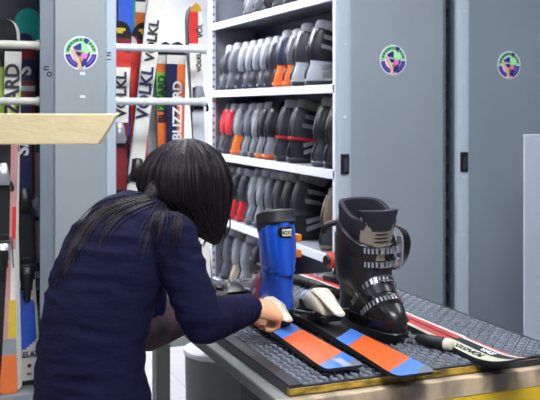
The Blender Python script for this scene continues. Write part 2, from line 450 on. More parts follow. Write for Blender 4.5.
# two orange skis, tails to the viewer
OR_, BL_, BK_, GY_ = sm('#e2642a'), sm('#4d7fd6'), sm('#16171b', .4), sm('#707782')
def cf_orange(a, bq):
    def f(s, t, y):
        q = y-(t+1)*.5*.085
        if y < .05 and t > .1 and q < -.03: return 2+1
        if q < a: return 1
        if q < bq: return 0
        if q < bq+.075: return 1
        return 2
    return f
s1 = bench_ski('ski', 'orange and blue ski under the hand, in front of the blue boot', (.163, .03, BT+.012), 1.18, .12, .082, .112, cf_orange(.035, .285), [OR_, BL_, BK_, GY_, BK_], rise=.02, tail_round=.03, ns=260, nt=16)
s2 = bench_ski('ski', 'orange and blue ski beside the black boot, cream heel binding on it', (.298, -.085, BT+.012), 1.18, .12, .084, .116, cf_orange(.035, .27), [OR_, BL_, BK_, GY_, BK_], rise=.02, tail_round=.03, ns=260, nt=16)
b = NB(); box(b, -.012, .012, .0, .07, .0065, .0085); mk('tail_mark', b, sm('#aeb6c4'), s1, smooth=False, loc=(.01, .002, 0))
ZS = .0165
heel_piece(s1, .475, ZS-.002, M_cream, M_cream, 1.0); toe_piece(s1, .83, ZS-.002, M_black)
heel_piece(s2, .545, ZS+.012, M_cream, M_cream, 1.12); toe_piece(s2, .95, ZS-.002, M_black)
for s, y in ((s1, .6), (s2, .75)):
    b = NB(); box(b, -.03, .03, y-.1, y+.1, ZS-.003, ZS+.006); mk('binding_plate', b, M_black, s, bevel=.002)

# red white black ski, tip to the viewer
RD_, WH_, CRM_ = sm('#d23b34'), sm('#e9e6dc'), sm('#d9dcbc')
def cf_red(s, t, y):   # tip at high s
    if s > .965: return 2 if t > -.2 else 3
    if s > .76:
        if t < -.82: return 0
        if t < -.62: return 1
        if t < .12: return 2
        return 3
    if s > .5:
        if t < -.72: return 1
        if t < -.2: return 0
        if t < -.05: return 2
        return 0 if t < .62 else 3
    if t < -.4: return 0
    if t < .0: return 1
    if t < .3: return 2
    return 0
p = at_z(500, 369, .915)
s3 = thing('ski', 'red, white and black ski lying base down with upturned tip at the bench front', 'ski', (.575, 1.25, BT+.003), (0, 0, R(180)))
ski_body('ski_body', 1.42, .105, .07, .1, cf_red, [RD_, WH_, BK_, CRM_, BK_], s3, rise=.045, tipround=.09, nt=20, ns=90)
text('lettering', 'ROSSIGNOL', .034, M_ink, s3, (.0285, 1.155, .0108), (0, 0, R(90)), bold=.0006, sx=1.1)
text('lettering', 'VAS', .026, M_whiteink, s3, (-.0125, 1.215, .0098), (0, 0, R(90)), bold=.0008, sx=1.3)

# ------------------------------------------------------------------ workbench and mat
wb = thing('workbench', 'long ski service workbench with yellow front and wooden edge strip', 'workbench', (0, 0, 0))
BL, BW = 1.32, .83
M_olive = mat('grey_green_steel', '#8a8f86', .45, noise=.08, nscale=6)
b = NB(); box(b, -.035, BW+.01, .0, BL, .84, .872); mk('tabletop', b, mat('worn_grey_top', '#7b7e7a', .5, noise=.15, nscale=10), wb, bevel=.004)
b = NB(); box(b, -.035, BW+.3, -.03, .0, .825, .872); mk('wooden_edge', b, mat('pale_wood', '#cdb493', .55, col2='#6f675a', nscale=7, nvec=(1.6, 1, 1), bump=.15, bscale=40, bvec=(.3, 4, 4)), wb, bevel=.003)
b = NB(); box(b, .0, BW+.3, -.028, -.008, .1, .825); fp = mk('front_panel', b, mat('yellow_board', '#e8c025', .5, noise=.06, nscale=5), wb, bevel=.002)
for (x, y) in ((0.0, 1.235), (BW-.055, 1.235), (BW-.055, .12)):
    b = NB(); box(b, x, x+.055, y, y+.055, 0, .84); mk('leg', b, M_olive, wb, bevel=.003)
b = NB(); box(b, .06, BW-.06, .0, .5, .1, .838); cb = mk('cupboard', b, mat('dark_green_board', '#39443c', .6, noise=.1), wb, smooth=False)
b = NB(); box(b, .08, BW-.08, .02, .48, 0, .1); mk('plinth', b, M_black, wb, smooth=False)
b = NB(); box(b, .055, BW-.055, 1.25, 1.275, .76, .84); mk('apron', b, M_olive, wb, smooth=False)

mt = thing('rubber_mat', 'black diamond tread rubber mat with yellow cut edge covering the workbench', 'mat', (0, 0, .872))
b = NB(); box(b, .0, .545, .0, .02, .0005, .02); mk('yellow_edge', b, mat('yellow_foam_edge', '#cda53a', .7, col2='#5c4a18', nscale=18, nvec=(1, 1, 3), bump=.4, bscale=70), mt, bevel=.003)
b = NB(); box(b, .545, BW, .0, .02, .0005, .02); box(b, .0, BW, .02, BL, .0005, .02); box(b, .001, BW, .001, .02, .02, .0245); box(b, .0, BW, .02, BL, .02, .0245)  # front edge beyond the yellow kept dark as the red ski tip's shadow
mk('mat_base', b, mat('mat_rubber', '#34373d', .28, noise=.25, nscale=14), mt, smooth=False)
b = NB(); pit = .0205; nu, nv = int(BW/pit)-1, int(BL/pit)-1
for i in range(nu):
    for j in range(nv):
        x = .045+i*pit; y = .015+j*pit
        if x > BW-.012 or y > BL-.012: continue
        a = R(45) if (i+j) % 2 else R(-45)
        ca, sa = math.cos(a), math.sin(a); hl, hw_ = .0112, .0044
        pts = [(-hl, 0), (0, -hw_), (hl, 0), (0, hw_)]
        lo = [b.verts.new((x+px*ca-py*sa, y+px*sa+py*ca, .0245)) for px, py in pts]
        hi = [b.verts.new((x+(px*ca-py*sa)*.6, y+(px*sa+py*ca)*.6, .0285)) for px, py in pts]
        b.faces.new(hi)
        for k in range(4): b.faces.new((lo[k], lo[(k+1) % 4], hi[(k+1) % 4], hi[k]))
tr = mk('tread_pattern', b, mat('mat_tread_sheen', '#858c97', .25, noise=.15, nscale=14), mt, smooth=False)  # tread coloured pale to stand in for reflections on black rubber
b = NB(); box(b, .0, .035, .0, BL, .0245, .0285); mk('border_strip', b, mat('border_rubber', '#17181a', .45), mt, bevel=.001)
MT = .872+.0285

# waste bin
bn = thing('waste_bin', 'grey cylindrical waste bin with white lid on the floor behind the bench', 'bin', tuple(L(-.19, 3.60, 0)))
b = NB(); lathe(b, [(.135, .0), (.14, .01), (.15, .585), (.152, .592)], 48); mk('bin_body', b, mat('grey_green_plastic', '#777b74', .45, noise=.05), bn)
b = NB(); lathe(b, [(.154, .585), (.156, .592), (.154, .603), (.146, .605), (.06, .600), (.02, .600)], 48); mk('lid', b, mat('white_lid', '#eceded', .4), bn)

# wooden post with arm at the left
p0 = P(0, 113, 1.6); pe = P(117, 114, 1.6); pb = P(98, 144.5, 1.6); plow = P(0, 144.5, 1.6)
ws = thing('wooden_stand', 'pale wooden board with slanted sawn end jutting in from the left', 'board', (p0.x-.25, pe.y, 0))
M_wood = mat('light_pine', '#ecd9a8', .55, noise=.1, nscale=5, nvec=(1, 8, 14), bump=.1, bscale=30, bvec=(.4, 6, 6))
o = ws.location
b = NB()
dv = Vector((CC, -SS, 0))
ax = (P(117, 114, 1.6)-P(0, 113, 1.6)); ax.z = 0; ax.normalize(); ay = Vector((-ax.y, ax.x, 0))
def wl(p, off): return p-Vector(o)+ay*off
ring0 = [wl(pe, 0), wl(pb, 0), wl(plow-ax*.25, 0), wl(p0-ax*.25, 0)]
ring1 = [wl(pe, .028), wl(pb, .028), wl(plow-ax*.25, .028), wl(p0-ax*.25, .028)]
loft(b, [ring0, ring1]); mk('arm', b, M_wood, ws, bevel=.002)
b = NB(); q = wl(p0-ax*.25, 0)
Mx = Matrix.Translation(q-Vector((0, 0, q.z))) @ Matrix(((ax.x, ay.x, 0, 0), (ax.y, ay.y, 0, 0), (0, 0, 1, 0), (0, 0, 0, 1)))
box(b, -.04, .01, -.05, 0.0, .02, 1.62, M=Mx); mk('post', b, M_wood, ws, bevel=.003)
b = NB(); box(b, -.2, .16, -.2, .15, 0, .02, M=Mx); mk('base', b, M_wood, ws, bevel=.003)

# ------------------------------------------------------------------ ski boots
# local: toe along +x, z up
XF = [(0, .200), (.03, .213), (.055, .212), (.075, .198), (.092, .172), (.11, .14), (.13, .112), (.16, .088), (.20, .08), (.25, .083), (.30, .092), (.35, .104)]
XB = [(0, -.085), (.05, -.088), (.10, -.076), (.15, -.070), (.20, -.064), (.25, -.054), (.30, -.042), (.35, -.030)]
WD = [(0, .044), (.03, .050), (.06, .052), (.10, .048), (.13, .047), (.17, .049), (.22, .053), (.28, .058), (.35, .060)]
def bring(z, off=0., n=28, tilt=0., sq=.78, pinch=1.):
    xf = interp(XF, z)+off; xb = interp(XB, z)-off; w = interp(WD, z)+off
    cx = (xf+xb)/2; hx = (xf-xb)/2; out = []
    foot = max(0, min(1, (.12-z)/.06))
    for k in range(n):
        a = 2*math.pi*k/n; c, s = math.cos(a), math.sin(a)
        x = cx+hx*(abs(c)**sq)*(1 if c > 0 else -1)
        yy = w*(abs(s)**sq)*(1 if s > 0 else -1)
        tt = (x-xb)/(xf-xb)
        yy *= 1-foot*(.22*(1-tt)*(1-tt)+.0)
        if c > 0: yy *= 1-.10*foot*c
        out.append(Vector((x, yy*pinch, z-tilt*(x-cx))))
    return out
def band(z, off, th, wid, a0, a1, n=18, tilt=0., sq=.78):
    # strap following the shell outline between angles a0..a1 (0 = toe side)
    xf = interp(XF, z)+off; xb = interp(XB, z)-off; w = interp(WD, z)+off; cx = (xf+xb)/2
    rings = []
    for k in range(n+1):
        a = R(a0+(a1-a0)*k/n); c, s = math.cos(a), math.sin(a)
        def pt(e, dz):
            hx = (xf-xb)/2+e
            x = cx+hx*(abs(c)**sq)*(1 if c > 0 else -1)
            return Vector((x, (w+e)*(abs(s)**sq)*(1 if s > 0 else -1), z+dz-tilt*(x-cx)))
        rings.append([pt(0, -wid/2), pt(th, -wid/2), pt(th, wid/2), pt(0, wid/2)])
    return rings
def b_sole():
    b = NB(); loft(b, [bring(z, o, sq=.7) for z, o in ((0, -.004), (.004, .0), (.02, .004), (.028, .0045), (.031, .002))])
    return b
def b_shell():
    b = NB(); zs = [.026, .04, .055, .07, .082, .092, .102, .115, .13, .15, .17, .19]
    loft(b, [bring(z, .0) for z in zs]); return b
def b_cuff():
    b = NB(); zs = [.13, .135, .16, .19, .22, .245, .27, .287, .292]
    of = [.001, .005, .006, .006, .006, .006, .006, .006, .003]
    loft(b, [bring(z, o, tilt=.1+.25*(z-.13)/.18) for z, o in zip(zs, of)]); return b
def b_liner(top=.345, tilt=.2):
    b = NB()
    prof = [(.29, -.003), (.315, -.001), (top-.012, .002), (top, -.002), (top+.002, -.008), (top-.006, -.014), (top-.05, -.017)]
    loft(b, [bring(z, o, tilt=tilt) for z, o in prof], cap0=False); return b
def b_buckle(z, off, tilt, w=.014):
    b = NB(); loft(b, band(z, off, .005, w*1.1, -110, 60, tilt=tilt))
    r = band(z, off, .010, w*1.6, -112, -74, 8, tilt=tilt); loft(b, r)
    return b
BUCK = [(.080, .001, -.3), (.112, .001, -.2), (.205, .007, .2), (.255, .007, .22)]
_bp = thing('ski_boot', 'x', 'boot')
XFK, WDK = XF, WD
XF = [(0, .195), (.03, .205), (.055, .205), (.075, .192), (.092, .17), (.11, .145), (.13, .122), (.16, .108), (.20, .104), (.25, .112), (.30, .124), (.35, .138)]
XBK = XB
XB = [(0, -.082), (.012, -.088), (.035, -.094), (.06, -.092), (.085, -.084), (.11, -.072), (.135, -.068), (.165, -.073), (.20, -.070), (.24, -.056), (.28, -.040), (.31, -.030), (.35, -.014)]
WD = [(0, .044), (.03, .050), (.06, .053), (.10, .050), (.13, .050), (.17, .054), (.22, .057), (.28, .060), (.35, .062)]
def mesh_of(bm):
    bmesh.ops.recalc_face_normals(bm, faces=bm.faces)
    for f in bm.faces: f.smooth = True
    for e in bm.edges:
        if len(e.link_faces) == 2 and e.calc_face_angle(0) > R(45): e.smooth = False
    me = bpy.data.meshes.new('boot_mesh'); bm.to_mesh(me); bm.free(); me.materials.append(M_black); return me
PROTO = []
def b_spine_glint():  # pale strip down the heel edge, standing in for bright highlights
    b = NB(); rings = []
    for i in range(25):
        z = .03+.275*i/24; xb = interp(XB, z)-(.013 if z > .13 else .005); w = .010
        row = [Vector((xb+.006*(k/2)**2, w*k/2, z+.010)) for k in range(-2, 3)]
        rings.append(row+[p+Vector((.008, 0, 0)) for p in row[::-1]])
    loft(b, rings); return b
for nm, bmf in [('sole', b_sole()), ('lower_shell', b_shell()), ('cuff', b_cuff()), ('liner', b_liner()), ('spine', b_spine_glint())]+[('buckle', b_buckle(*q)) for q in BUCK]:
    o = bpy.data.objects.new(nm, mesh_of(bmf)); COL.objects.link(o); o.parent = _bp; PROTO.append(o)
    o.material_slots[0].link = 'OBJECT'
XF, XB, WD = XFK, XBK, WDK
used = [False]
LINER_L = mat('grey_liner', '#b4b6bd', .8, noise=.15, nscale=30)
LINER_D = mat('dark_liner', '#2c2d33', .85, noise=.15, nscale=30)
LINER_T = mat('taupe_liner', '#8f8a86', .8, noise=.15, nscale=30)
def shelf_boot(label, u, v, z, cols, sc=1., yaw=0., group=None):
    r = _bp if not used[0] else copy_tree(_bp)
    used[0] = True
    r['label'] = label; r['group'] = group
    r.location = (u, v, z); r.rotation_euler = (0, 0, yaw); r.scale = (sc, sc, sc)
    so, sh, cu, li, bu = cols
    ms = [plastic(so), plastic(sh), plastic(cu), li]+[bu]*4
    for o, m in zip(r.children, ms):
        nm = o.name.split('.')[0]
        m = dict(sole=ms[0], lower_shell=ms[1], cuff=ms[2], liner=li, buckle=bu, spine=bk_w if bu is not bk_s else M_silver)[nm]
        o.material_slots[0].link = 'OBJECT'; o.material_slots[0].material = m
    return r
ORD = ['first', 'second', 'third', 'fourth', 'fifth', 'sixth', 'seventh', 'eighth', 'ninth', 'tenth', 'eleventh', 'twelfth', 'thirteenth', 'fourteenth']
K, DG, MG, LG, WHT, SLV = '#1a1b20', '#33353d', '#585b64', '#82858e', '#d5d7db', '#b3b8bf'
RED, ORG, NVY, BRN = '#c32b33', '#ee7233', '#2c3350', '#7a6555'
bk_s, bk_w, bk_d = mat('steel_buckle', '#9a9ca2', .35, .5), mat('white_buckle_glint', '#eeeff4', .35), mat('grey_buckle', '#7d808a', .35, .4)
ROWS = [
 ('uppermost shelf', 0, [
  ('dark grey', 287, (K, DG, MG, LINER_L, bk_s)), ('grey', 276, (DG, MG, DG, LINER_L, bk_w)), ('black and grey', 266, (K, K, MG, LINER_L, bk_s)), ('grey', 256, (DG, MG, MG, LINER_L, bk_w)), ('light grey', 246, (DG, LG, MG, LINER_L, bk_w))]),
 ('second shelf down', 1, [
  ('white and black', 309, (DG, SLV, K, LINER_L, bk_s), 1.0), ('silver and black', 294.5, (DG, SLV, DG, LINER_L, bk_s), 1.0), ('orange heeled grey', 288, (ORG, ORG, MG, LINER_L, bk_s), .93), ('orange heeled silver', 276, (ORG, ORG, NVY, LINER_L, bk_s), .95),
  ('dark grey and white', 267, (DG, DG, DG, LINER_L, bk_w), .88), ('grey and white', 259.5, (DG, MG, LG, LINER_L, bk_w), .88), ('grey with pale cuff', 252, (DG, DG, LG, LINER_L, bk_w), .88), ('mid grey', 244.5, (NVY, MG, LG, LINER_L, bk_w), .88), ('dark grey', 237, (NVY, DG, LG, LINER_L, bk_w), .88), ('smoke grey', 228, (DG, MG, MG, LINER_L, bk_w), .9), ('dull grey', 220.5, (DG, MG, DG, LINER_L, bk_s), .88)]),
 ('third shelf down', 2, [
  ('black', 328, (K, K, K, LINER_L, bk_s), 1.02), ('black and grey', 315.5, (MG, DG, K, LINER_T, bk_s), 1.02), ('black with red band', 290.5, (DG, K, DG, LINER_T, bk_s), 1.0), ('dark grey with red band', 278, (DG, DG, DG, LINER_L, bk_s), 1.0),
  ('light grey heeled black', 265.5, (ORG, LG, K, LINER_D, bk_s), .97), ('black and grey', 258, (ORG, LG, K, LINER_L, bk_w), .97), ('pale grey', 250.5, (MG, LG, LG, LINER_L, bk_w), .95), ('mid grey', 243, (MG, LG, MG, LINER_L, bk_w), .95), ('orange heeled white', 233, (ORG, ORG, LG, LINER_L, bk_w), .95), ('red and dark grey', 224.5, (DG, DG, RED, LINER_L, bk_w), .95), ('dark red and grey', 216.5, (DG, MG, RED, LINER_T, bk_w), .95)]),
 ('fourth shelf down', 3, [
  ('brown and grey', 323, (BRN, DG, BRN, LINER_T, bk_s), .9), ('large black', 293, (K, K, K, LINER_T, bk_s), 1.05), ('black with pale trim', 282.5, (K, DG, K, LINER_T, bk_w), 1.0), ('grey and black', 273, (DG, DG, DG, LINER_L, bk_w), 1.0), ('light grey', 264, (MG, LG, MG, LINER_L, bk_w), 1.0), ('pale grey', 255.5, (MG, LG, LG, LINER_L, bk_w), 1.0), ('white grey', 247.5, (MG, LG, LG, LINER_L, bk_w), .98), ('red heeled grey', 238, (RED, RED, DG, LINER_L, bk_w), .95), ('red heeled black', 230.5, (RED, RED, K, LINER_L, bk_w), .95), ('plum grey', 223, (DG, '#5b4a58', MG, LINER_T, bk_w), .95)]),
 ('lowest shelf', 4, [
  ('beige and black', 251, (K, '#b7ab98', K, LINER_T, bk_w), .95), ('yellow grey', 240, ('#b59c4a', LG, LG, LINER_L, bk_w), .95), ('beige and grey', 231, (MG, '#b7ab98', LG, LINER_T, bk_w), .95), ('grey', 222, (DG, MG, MG, LINER_L, bk_w), .95)]),
]
RBAND = mat('red_band', '#b3222c', .35)
for nm, si, lst in ROWS:
    vprev = 0
    for i, e in enumerate(lst):
        desc, px, cols = e[:3]; sc = e[3] if len(e) > 3 else .95
        toe_u = SU0+.028
        q = at_u(px, 200, toe_u)
        v = min(max(q.y+.05*sc, PV+.085), PV+SV1-.115)
        v = min(max(v, vprev+.122*sc), PV+SV1-.085); vprev = v
        # toe at u = toe_u -> origin .213 further in
        r = shelf_boot(f'{desc} ski boot, {ORD[i]} from the grey end panel, {nm}', toe_u+.094*sc, v, SH[si], cols, sc, R(random.uniform(-3, 3)), f'ski boots on the {nm}')
        if 'red band' in desc:
            b = NB(); loft(b, band(.132, .006, .005, .016, -178, 178, 40, tilt=.12)); o = mk('ankle_band', b, RBAND, r)

# ---- black hero boot
bb = thing('ski_boot', 'large black ski boot with silver buckles standing on the mat beside the second orange ski', 'boot')
M_bb = mat('glossy_black_shell', '#17171a', .33, noise=.25, nscale=12, bump=.03, bscale=50, coat=.12)
M_bb2 = mat('satin_black_cuff', '#1d1d21', .34, noise=.2, nscale=14, bump=.04, bscale=60)
M_lin = mat('navy_black_liner', '#1a1c28', .8, noise=.2, nscale=25)
M_tong = mat('grey_tongue', '#8b8477', .45, noise=.12, nscale=12)
XF0, WD0 = XF, WD
XF = [(0, .198), (.03, .210), (.055, .211), (.075, .206), (.092, .192), (.11, .168), (.13, .140), (.16, .112), (.20, .098), (.25, .098), (.30, .104), (.35, .112)]
WD = [(0, .046), (.03, .053), (.06, .056), (.10, .055), (.13, .056), (.17, .060), (.22, .064), (.28, .070), (.35, .074)]
b = b_sole(); mk('sole', b, M_bb2, bb)
b = NB()
for k in range(5): box(b, .1+k*.02, .108+k*.02, -.04, .04, -.0005, .006)
b.free()
mk('lower_shell', b_shell(), M_bb, bb)
b = NB(); loft(b, band(.062, -.001, .004, .006, -150, 150, 40, tilt=.0)); mk('toe_rand', b, M_bb2, bb)
b = NB(); zs = [.128, .133, .16, .19, .22, .25, .28, .30, .305]
of = [.002, .007, .008, .008, .008, .008, .008, .008, .004]
loft(b, [bring(z, o, tilt=.1+.5*(z-.13)/.18) for z, o in zip(zs, of)]); cuff = mk('cuff', b, M_bb2, bb)
b = NB(); loft(b, band(.235, .007, .004, .085, -128, -36, 18, tilt=.18)); mk('cuff_overlap', b, M_bb, cuff)
# liner with tall back
def liner_rings(prof, lift):
    out = []
    for z, o, kf in prof:
        rr = bring(z, o, tilt=.15)
        xm = sum(p.x for p in rr)/len(rr)
        for p in rr:
            back = max(0, min(1, (xm+.03-p.x)/.07)); p.z += lift*back*kf
        out.append(rr)
    return out
b = NB(); loft(b, liner_rings([(.29, -.002, 0), (.31, .002, .2), (.335, .006, 1), (.347, .004, 1), (.35, -.004, 1), (.346, -.011, 1), (.33, -.015, .7), (.27, -.018, 0)], .03), cap0=False)
mk('liner', b, M_lin, bb)
# tongue plate at the front
def tongue(z0, z1, off, half, m, nm, th=.006, lean=0, par=bb, n=10):
    b = NB(); rings = []
    for i in range(n+1):
        z = z0+(z1-z0)*i/n
        xf = interp(XF, z)+off+lean*(z-z0); w = half*(1+.25*(i/n)); row = []
        m_ = 10
        for k in range(m_+1):
            a = -1+2*k/m_
            row.append(Vector((xf-.030*a*a, w*a, z-.02*(1-a*a)*0)))
        back = [p-Vector((th, 0, 0)) for p in row[::-1]]
        rings.append(row+back)
    loft(b, rings); return mk(nm, b, m, par)
tg = tongue(.20, .345, .010, .048, M_tong, 'tongue', lean=.06)
tongue(.304, .364, .019, .050, M_lin, 'tongue_pad', th=.028, lean=.06)
b = NB()
for z, wv in ((.295, .034), (.284, .032), (.273, .030)):
    xx = interp(XF, z)+.0115+.06*(z-.20)
    loft(b, [[Vector((xx-.030*(y/.045)**2+.0, y, z-.0018)), Vector((xx+.0012-.030*(y/.045)**2, y, z-.0018)), Vector((xx+.0012-.030*(y/.045)**2, y, z+.0018)), Vector((xx-.030*(y/.045)**2, y, z+.0018))] for y in [wv*(-1+2*k/8) for k in range(9)]])
mk('tongue_slots', b, M_black, tg)
# buckles: toothed ladder, bail and lever
def hero_buckle(z, off, tilt, wid=.015, ladder=True):
    b = NB(); loft(b, band(z, off, .005, wid*1.3, -75, 70, 20, tilt=tilt)); st = mk('buckle', b, M_bb2, bb)
    rs = band(z, off+.005, .004, wid, -34, 30, 16, tilt=tilt)
    b = NB()
    for k in range(0, 16):
        if k % 2 == 0: loft(b, rs[k:k+2])
    mk('ladder', b, M_silver, st)
    lv = band(z-.002, off+.008, .010, wid*1.25, 32, 78, 10, tilt=tilt)
    b = NB(); loft(b, lv); mk('lever', b, M_silver, st)
    pts = [(r[1]+r[2])/2+Vector((0, 0, 0)) for r in band(z, off+.008, .003, wid, -5, 45, 10, tilt=tilt)]
    b = NB()
    for dz in (-wid*.55, wid*.55): tube(b, [p+Vector((0, 0, dz)) for p in pts], .0016, 8)
    mk('bail', b, M_chrome, st)
hero_buckle(.270, .009, .25, .014); hero_buckle(.228, .009, .22, .014)
shell_o = [c for c in bb.children if c.name.startswith('lower_shell')][0]
bvb = BVHTree.FromPolygons([v.co for v in shell_o.data.vertices], [p.vertices[:] for p in shell_o.data.polygons])
def dorsal(x0, z0, lean, a0, a1, wid, th, off=0., n=20):
    nrm = Vector((math.cos(R(lean)), 0, math.sin(R(lean)))); upv = Vector((-math.sin(R(lean)), 0, math.cos(R(lean)))); o0 = Vector((x0, 0, z0)); rings = []
    for k in range(n+1):
        a = R(a0+(a1-a0)*k/n); d = upv*math.cos(a)+Vector((0, 1, 0))*math.sin(a); r = []
        for dx in (-wid/2, wid/2):
            o = o0+nrm*dx
            h = bvb.ray_cast(o+d*.3, -d)
            r.append((h[0] if h[0] is not None else o+d*.05)+d*off)
        rings.append([r[0], r[0]+d*th, r[1]+d*th, r[1]])
    return rings
def dorsal_buckle(x0, z0, lean):
    b = NB(); loft(b, dorsal(x0, z0, lean, -85, 85, .022, .004)); st = mk('buckle', b, M_bb2, bb)
    rr = dorsal(x0, z0, lean, -48, 10, .015, .003, .004, 24); b = NB()
    for k in range(0, 24, 2): loft(b, rr[k:k+2])
    mk('ladder', b, M_silver, st)
    b = NB(); loft(b, dorsal(x0, z0, lean, 34, 82, .019, .009, .004, 12)); mk('lever', b, M_silver, st)
    b = NB()
    for s_ in (-1, 1):
        tube(b, [(q[0]+q[3])/2+Vector((math.cos(R(lean)), 0, math.sin(R(lean))))*(.008*s_) for q in dorsal(x0, z0, lean, -5, 50, .004, .002, .011, 14)], .0018, 8)
    mk('bail', b, M_chrome, st)
dorsal_buckle(.012, .05, -42); dorsal_buckle(.055, .035, -50)
b = NB(); loft(b, dorsal(.10, .03, -40, -100, 100, .004, .003, 0, 30)); mk('toe_seam', b, M_bb2, bb)
b = NB(); loft(b, dorsal(.03, .045, -44, -95, 95, .030, .0025, 0, 24)); mk('instep_flap', b, M_bb, bb)
# loose metal plate and strap loop at the far side
b = NB()
pl = [(-.016, 0), (-.02, -.03), (-.014, -.075), (.0, -.1), (.014, -.075), (.02, -.03), (.014, 0)]
loft(b, [[Vector((.105+x*.8, .066, .285+z)) for x, z in pl], [Vector((.105+x*.8, .071, .285+z)) for x, z in pl]]); mk('hanging_buckle', b, M_silver, bb, bevel=.001)
b = NB()
path = smoothpath([(.075, .06, .315), (.09, .088, .30), (.085, .108, .265), (.075, .108, .225), (.075, .088, .195), (.08, .058, .185)], 6)
loft(b, [[p+Vector((-.016, 0, 0))+n_, p+Vector((.016, 0, 0))+n_, p+Vector((.016, 0, 0))-n_, p+Vector((-.016, 0, 0))-n_] for p in path for n_ in [Vector((0, .0015, 0))]]); mk('strap', b, M_blackrub, bb)
b = NB(); path = smoothpath([(-.04, -.055, .315), (-.05, -.075, .31), (-.06, -.085, .30), (-.075, -.08, .285)], 5); tube(b, path, .009, 10); mk('strap_end', b, M_blackrub, bb)
XF, WD = XF0, WD0
bb.location = tuple(L(.270, 2.70, MT)); bb.scale = (1.02, 1.02, 1.0)
BBYAW = math.atan2(-.90, .46) - A22
bb.rotation_euler = (0, 0, BBYAW)

# ---- blue boot in the first ski's binding
blb = thing('ski_boot', 'blue ski boot with black collar and orange buckles, set in the left ski binding', 'boot')
M_blue = mat('bright_blue_shell', '#1f52c4', .22, noise=.12, nscale=10, coat=.4)
M_blue2 = mat('deep_blue_cuff', '#2059d0', .25, noise=.1, nscale=10, coat=.4)
M_toe = mat('dark_violet_red_shell', '#3a2a6c', .35, col2='#7c2340', nscale=14)
mk('sole', b_sole(), M_black, blb)
b = NB(); zs = [.026, .04, .055, .07, .082, .092, .102, .115, .13, .15, .17]
rv = [bring(z, .0) for z in zs]
loft(b, rv, mfn=lambda i, j: 1 if sum(rv[i][q].x for q in (j, (j+1) % 28))/2 > .055 and i < 9 else 0); mk('lower_shell', b, [M_blue, M_toe], blb)
b = NB(); zs = [.146, .150, .165, .185, .21, .24, .27, .298]; of = [.000, .004, .006, .008, .008, .007, .006, .003]
loft(b, [bring(z, o, tilt=.05) for z, o in zip(zs, of)]); mk('cuff', b, M_blue2, blb)
b = NB(); loft(b, liner_rings([(.262, .0045, 2.3), (.270, .0085, 2.3), (.30, .009, .4), (.322, .007, .7), (.328, .0, .7), (.322, -.008, .6), (.28, -.014, 0)], .012), cap0=False); mk('collar', b, mat('soft_black_collar', '#1b1b22', .55), blb)
def spine(z0, z1, off, half, th, m, nm, par):
    b = NB(); rings = []
    for i in range(9):
        z = z0+(z1-z0)*i/8; xb = interp(XB, z)-off; w = half*(math.sin(math.pi*(.12+.76*i/8))**.25)
        row = [Vector((xb+.02*(k/4)**2*(half/.035)**2, w*k/4, z)) for k in range(-4, 5)]
        rings.append(row+[p+Vector((th, 0, 0)) for p in row[::-1]])
    loft(b, rings); return mk(nm, b, m, par)
spine(.14, .304, .019, .042, .016, M_blue2, 'spine', blb)
tgp = spine(.256, .292, .022, .028, .006, M_black, 'tag_frame', blb)
b = NB(); box(b, interp(XB, .27)-.025, interp(XB, .27)-.018, -.0185, .0185, .263, .284); tl = mk('size_tag', b, mat('tag_cream', '#d8d6b8', .5), tgp, bevel=.001)
text('lettering', '4DX3', .0165, M_ink, tl, (interp(XB, .27)-.0252, .0, .2735), (R(90), 0, R(-90)), ext=.0003, bold=.0004)
b = NB(); loft(b, band(.140, .002, .005, .010, 90, 270, 24, tilt=.15)); mk('ankle_ridge', b, M_blue, blb)
M_orb = mat('orange_buckle', '#e8861c', .35)
for z in (.245, .195):
    b = NB(); loft(b, band(z, .008, .006, .016, 20, 105-180-60, 26, tilt=.05)); st = mk('buckle', b, M_orb, blb)
    b = NB(); loft(b, band(z, .009, .020, .024, -70, -112, 10, tilt=.05)); mk('buckle_catch', b, M_orb, st, bevel=.003)
for z, t in ((.09, .5), (.13, .3)):
    b = NB(); loft(b, band(z, .001, .005, .014, -62, 70, tilt=t)); mk('buckle', b, M_silver, blb)
q = L(.026, 2.70, BT+.012+ZS+.014)
blb.location = tuple(q); blb.rotation_euler = (0, 0, R(90)); blb.scale = (.90, .80, .92)

# ------------------------------------------------------------------ small things on the bench
# screwdriver
pa = at_z(410, 336.5, MT+.018); pb_ = at_z(450, 345, MT+.017)
ax = (pb_-pa); ax.z = 0; Ld = ax.length; yaw = math.atan2(ax.y, ax.x)
sd_ = thing('screwdriver', 'stubby screwdriver with black grip and cream cap beside the red ski', 'screwdriver', (pa.x, pa.y, MT+.0175), (0, 0, yaw))
b = NB(); tube(b, [(0.028, 0, 0), (-.055, 0, -.005)], [.004, .003], 10); mk('shaft', b, M_chrome, sd_)
b = NB(); tube(b, [(.02, 0, 0), (.024, 0, 0), (.035, 0, 0), (.05, 0, 0), (Ld-.02, 0, 0), (Ld-.016, 0, 0)], [.006, .011, .014, .0165, .0172, .015], 18); mk('grip', b, M_blackrub, sd_)
b = NB(); tube(b, [(Ld-.018, 0, 0), (Ld-.014, 0, 0), (Ld-.004, 0, 0), (Ld+.006, 0, 0), (Ld+.011, 0, 0)], [.012, .0165, .0172, .014, .006], 18); mk('cap', b, M_cream, sd_)
b = NB(); tube(b, [(-.0, 0, 0), (.02, 0, 0)], [.0045, .0075], 12); mk('ferrule', b, mat('grey_ferrule', '#8b8d8a', .4), sd_)
# small black box at the far left of the bench
q = at_z(224, 297, MT)
bx = thing('tool_box', 'small black box at the left bench edge above the sleeve', 'box', (q.x+.01, q.y, MT), (0, 0, R(-12)))
b = NB(); box(b, -.04, .04, -.03, .03, 0, .03); mk('box_body', b, mat('dark_olive_plastic', '#3b3b35', .5), bx, bevel=.004)
b = NB(); box(b, -.041, .041, -.031, .031, .03, .042); mk('lid', b, M_black, bx, bevel=.003)
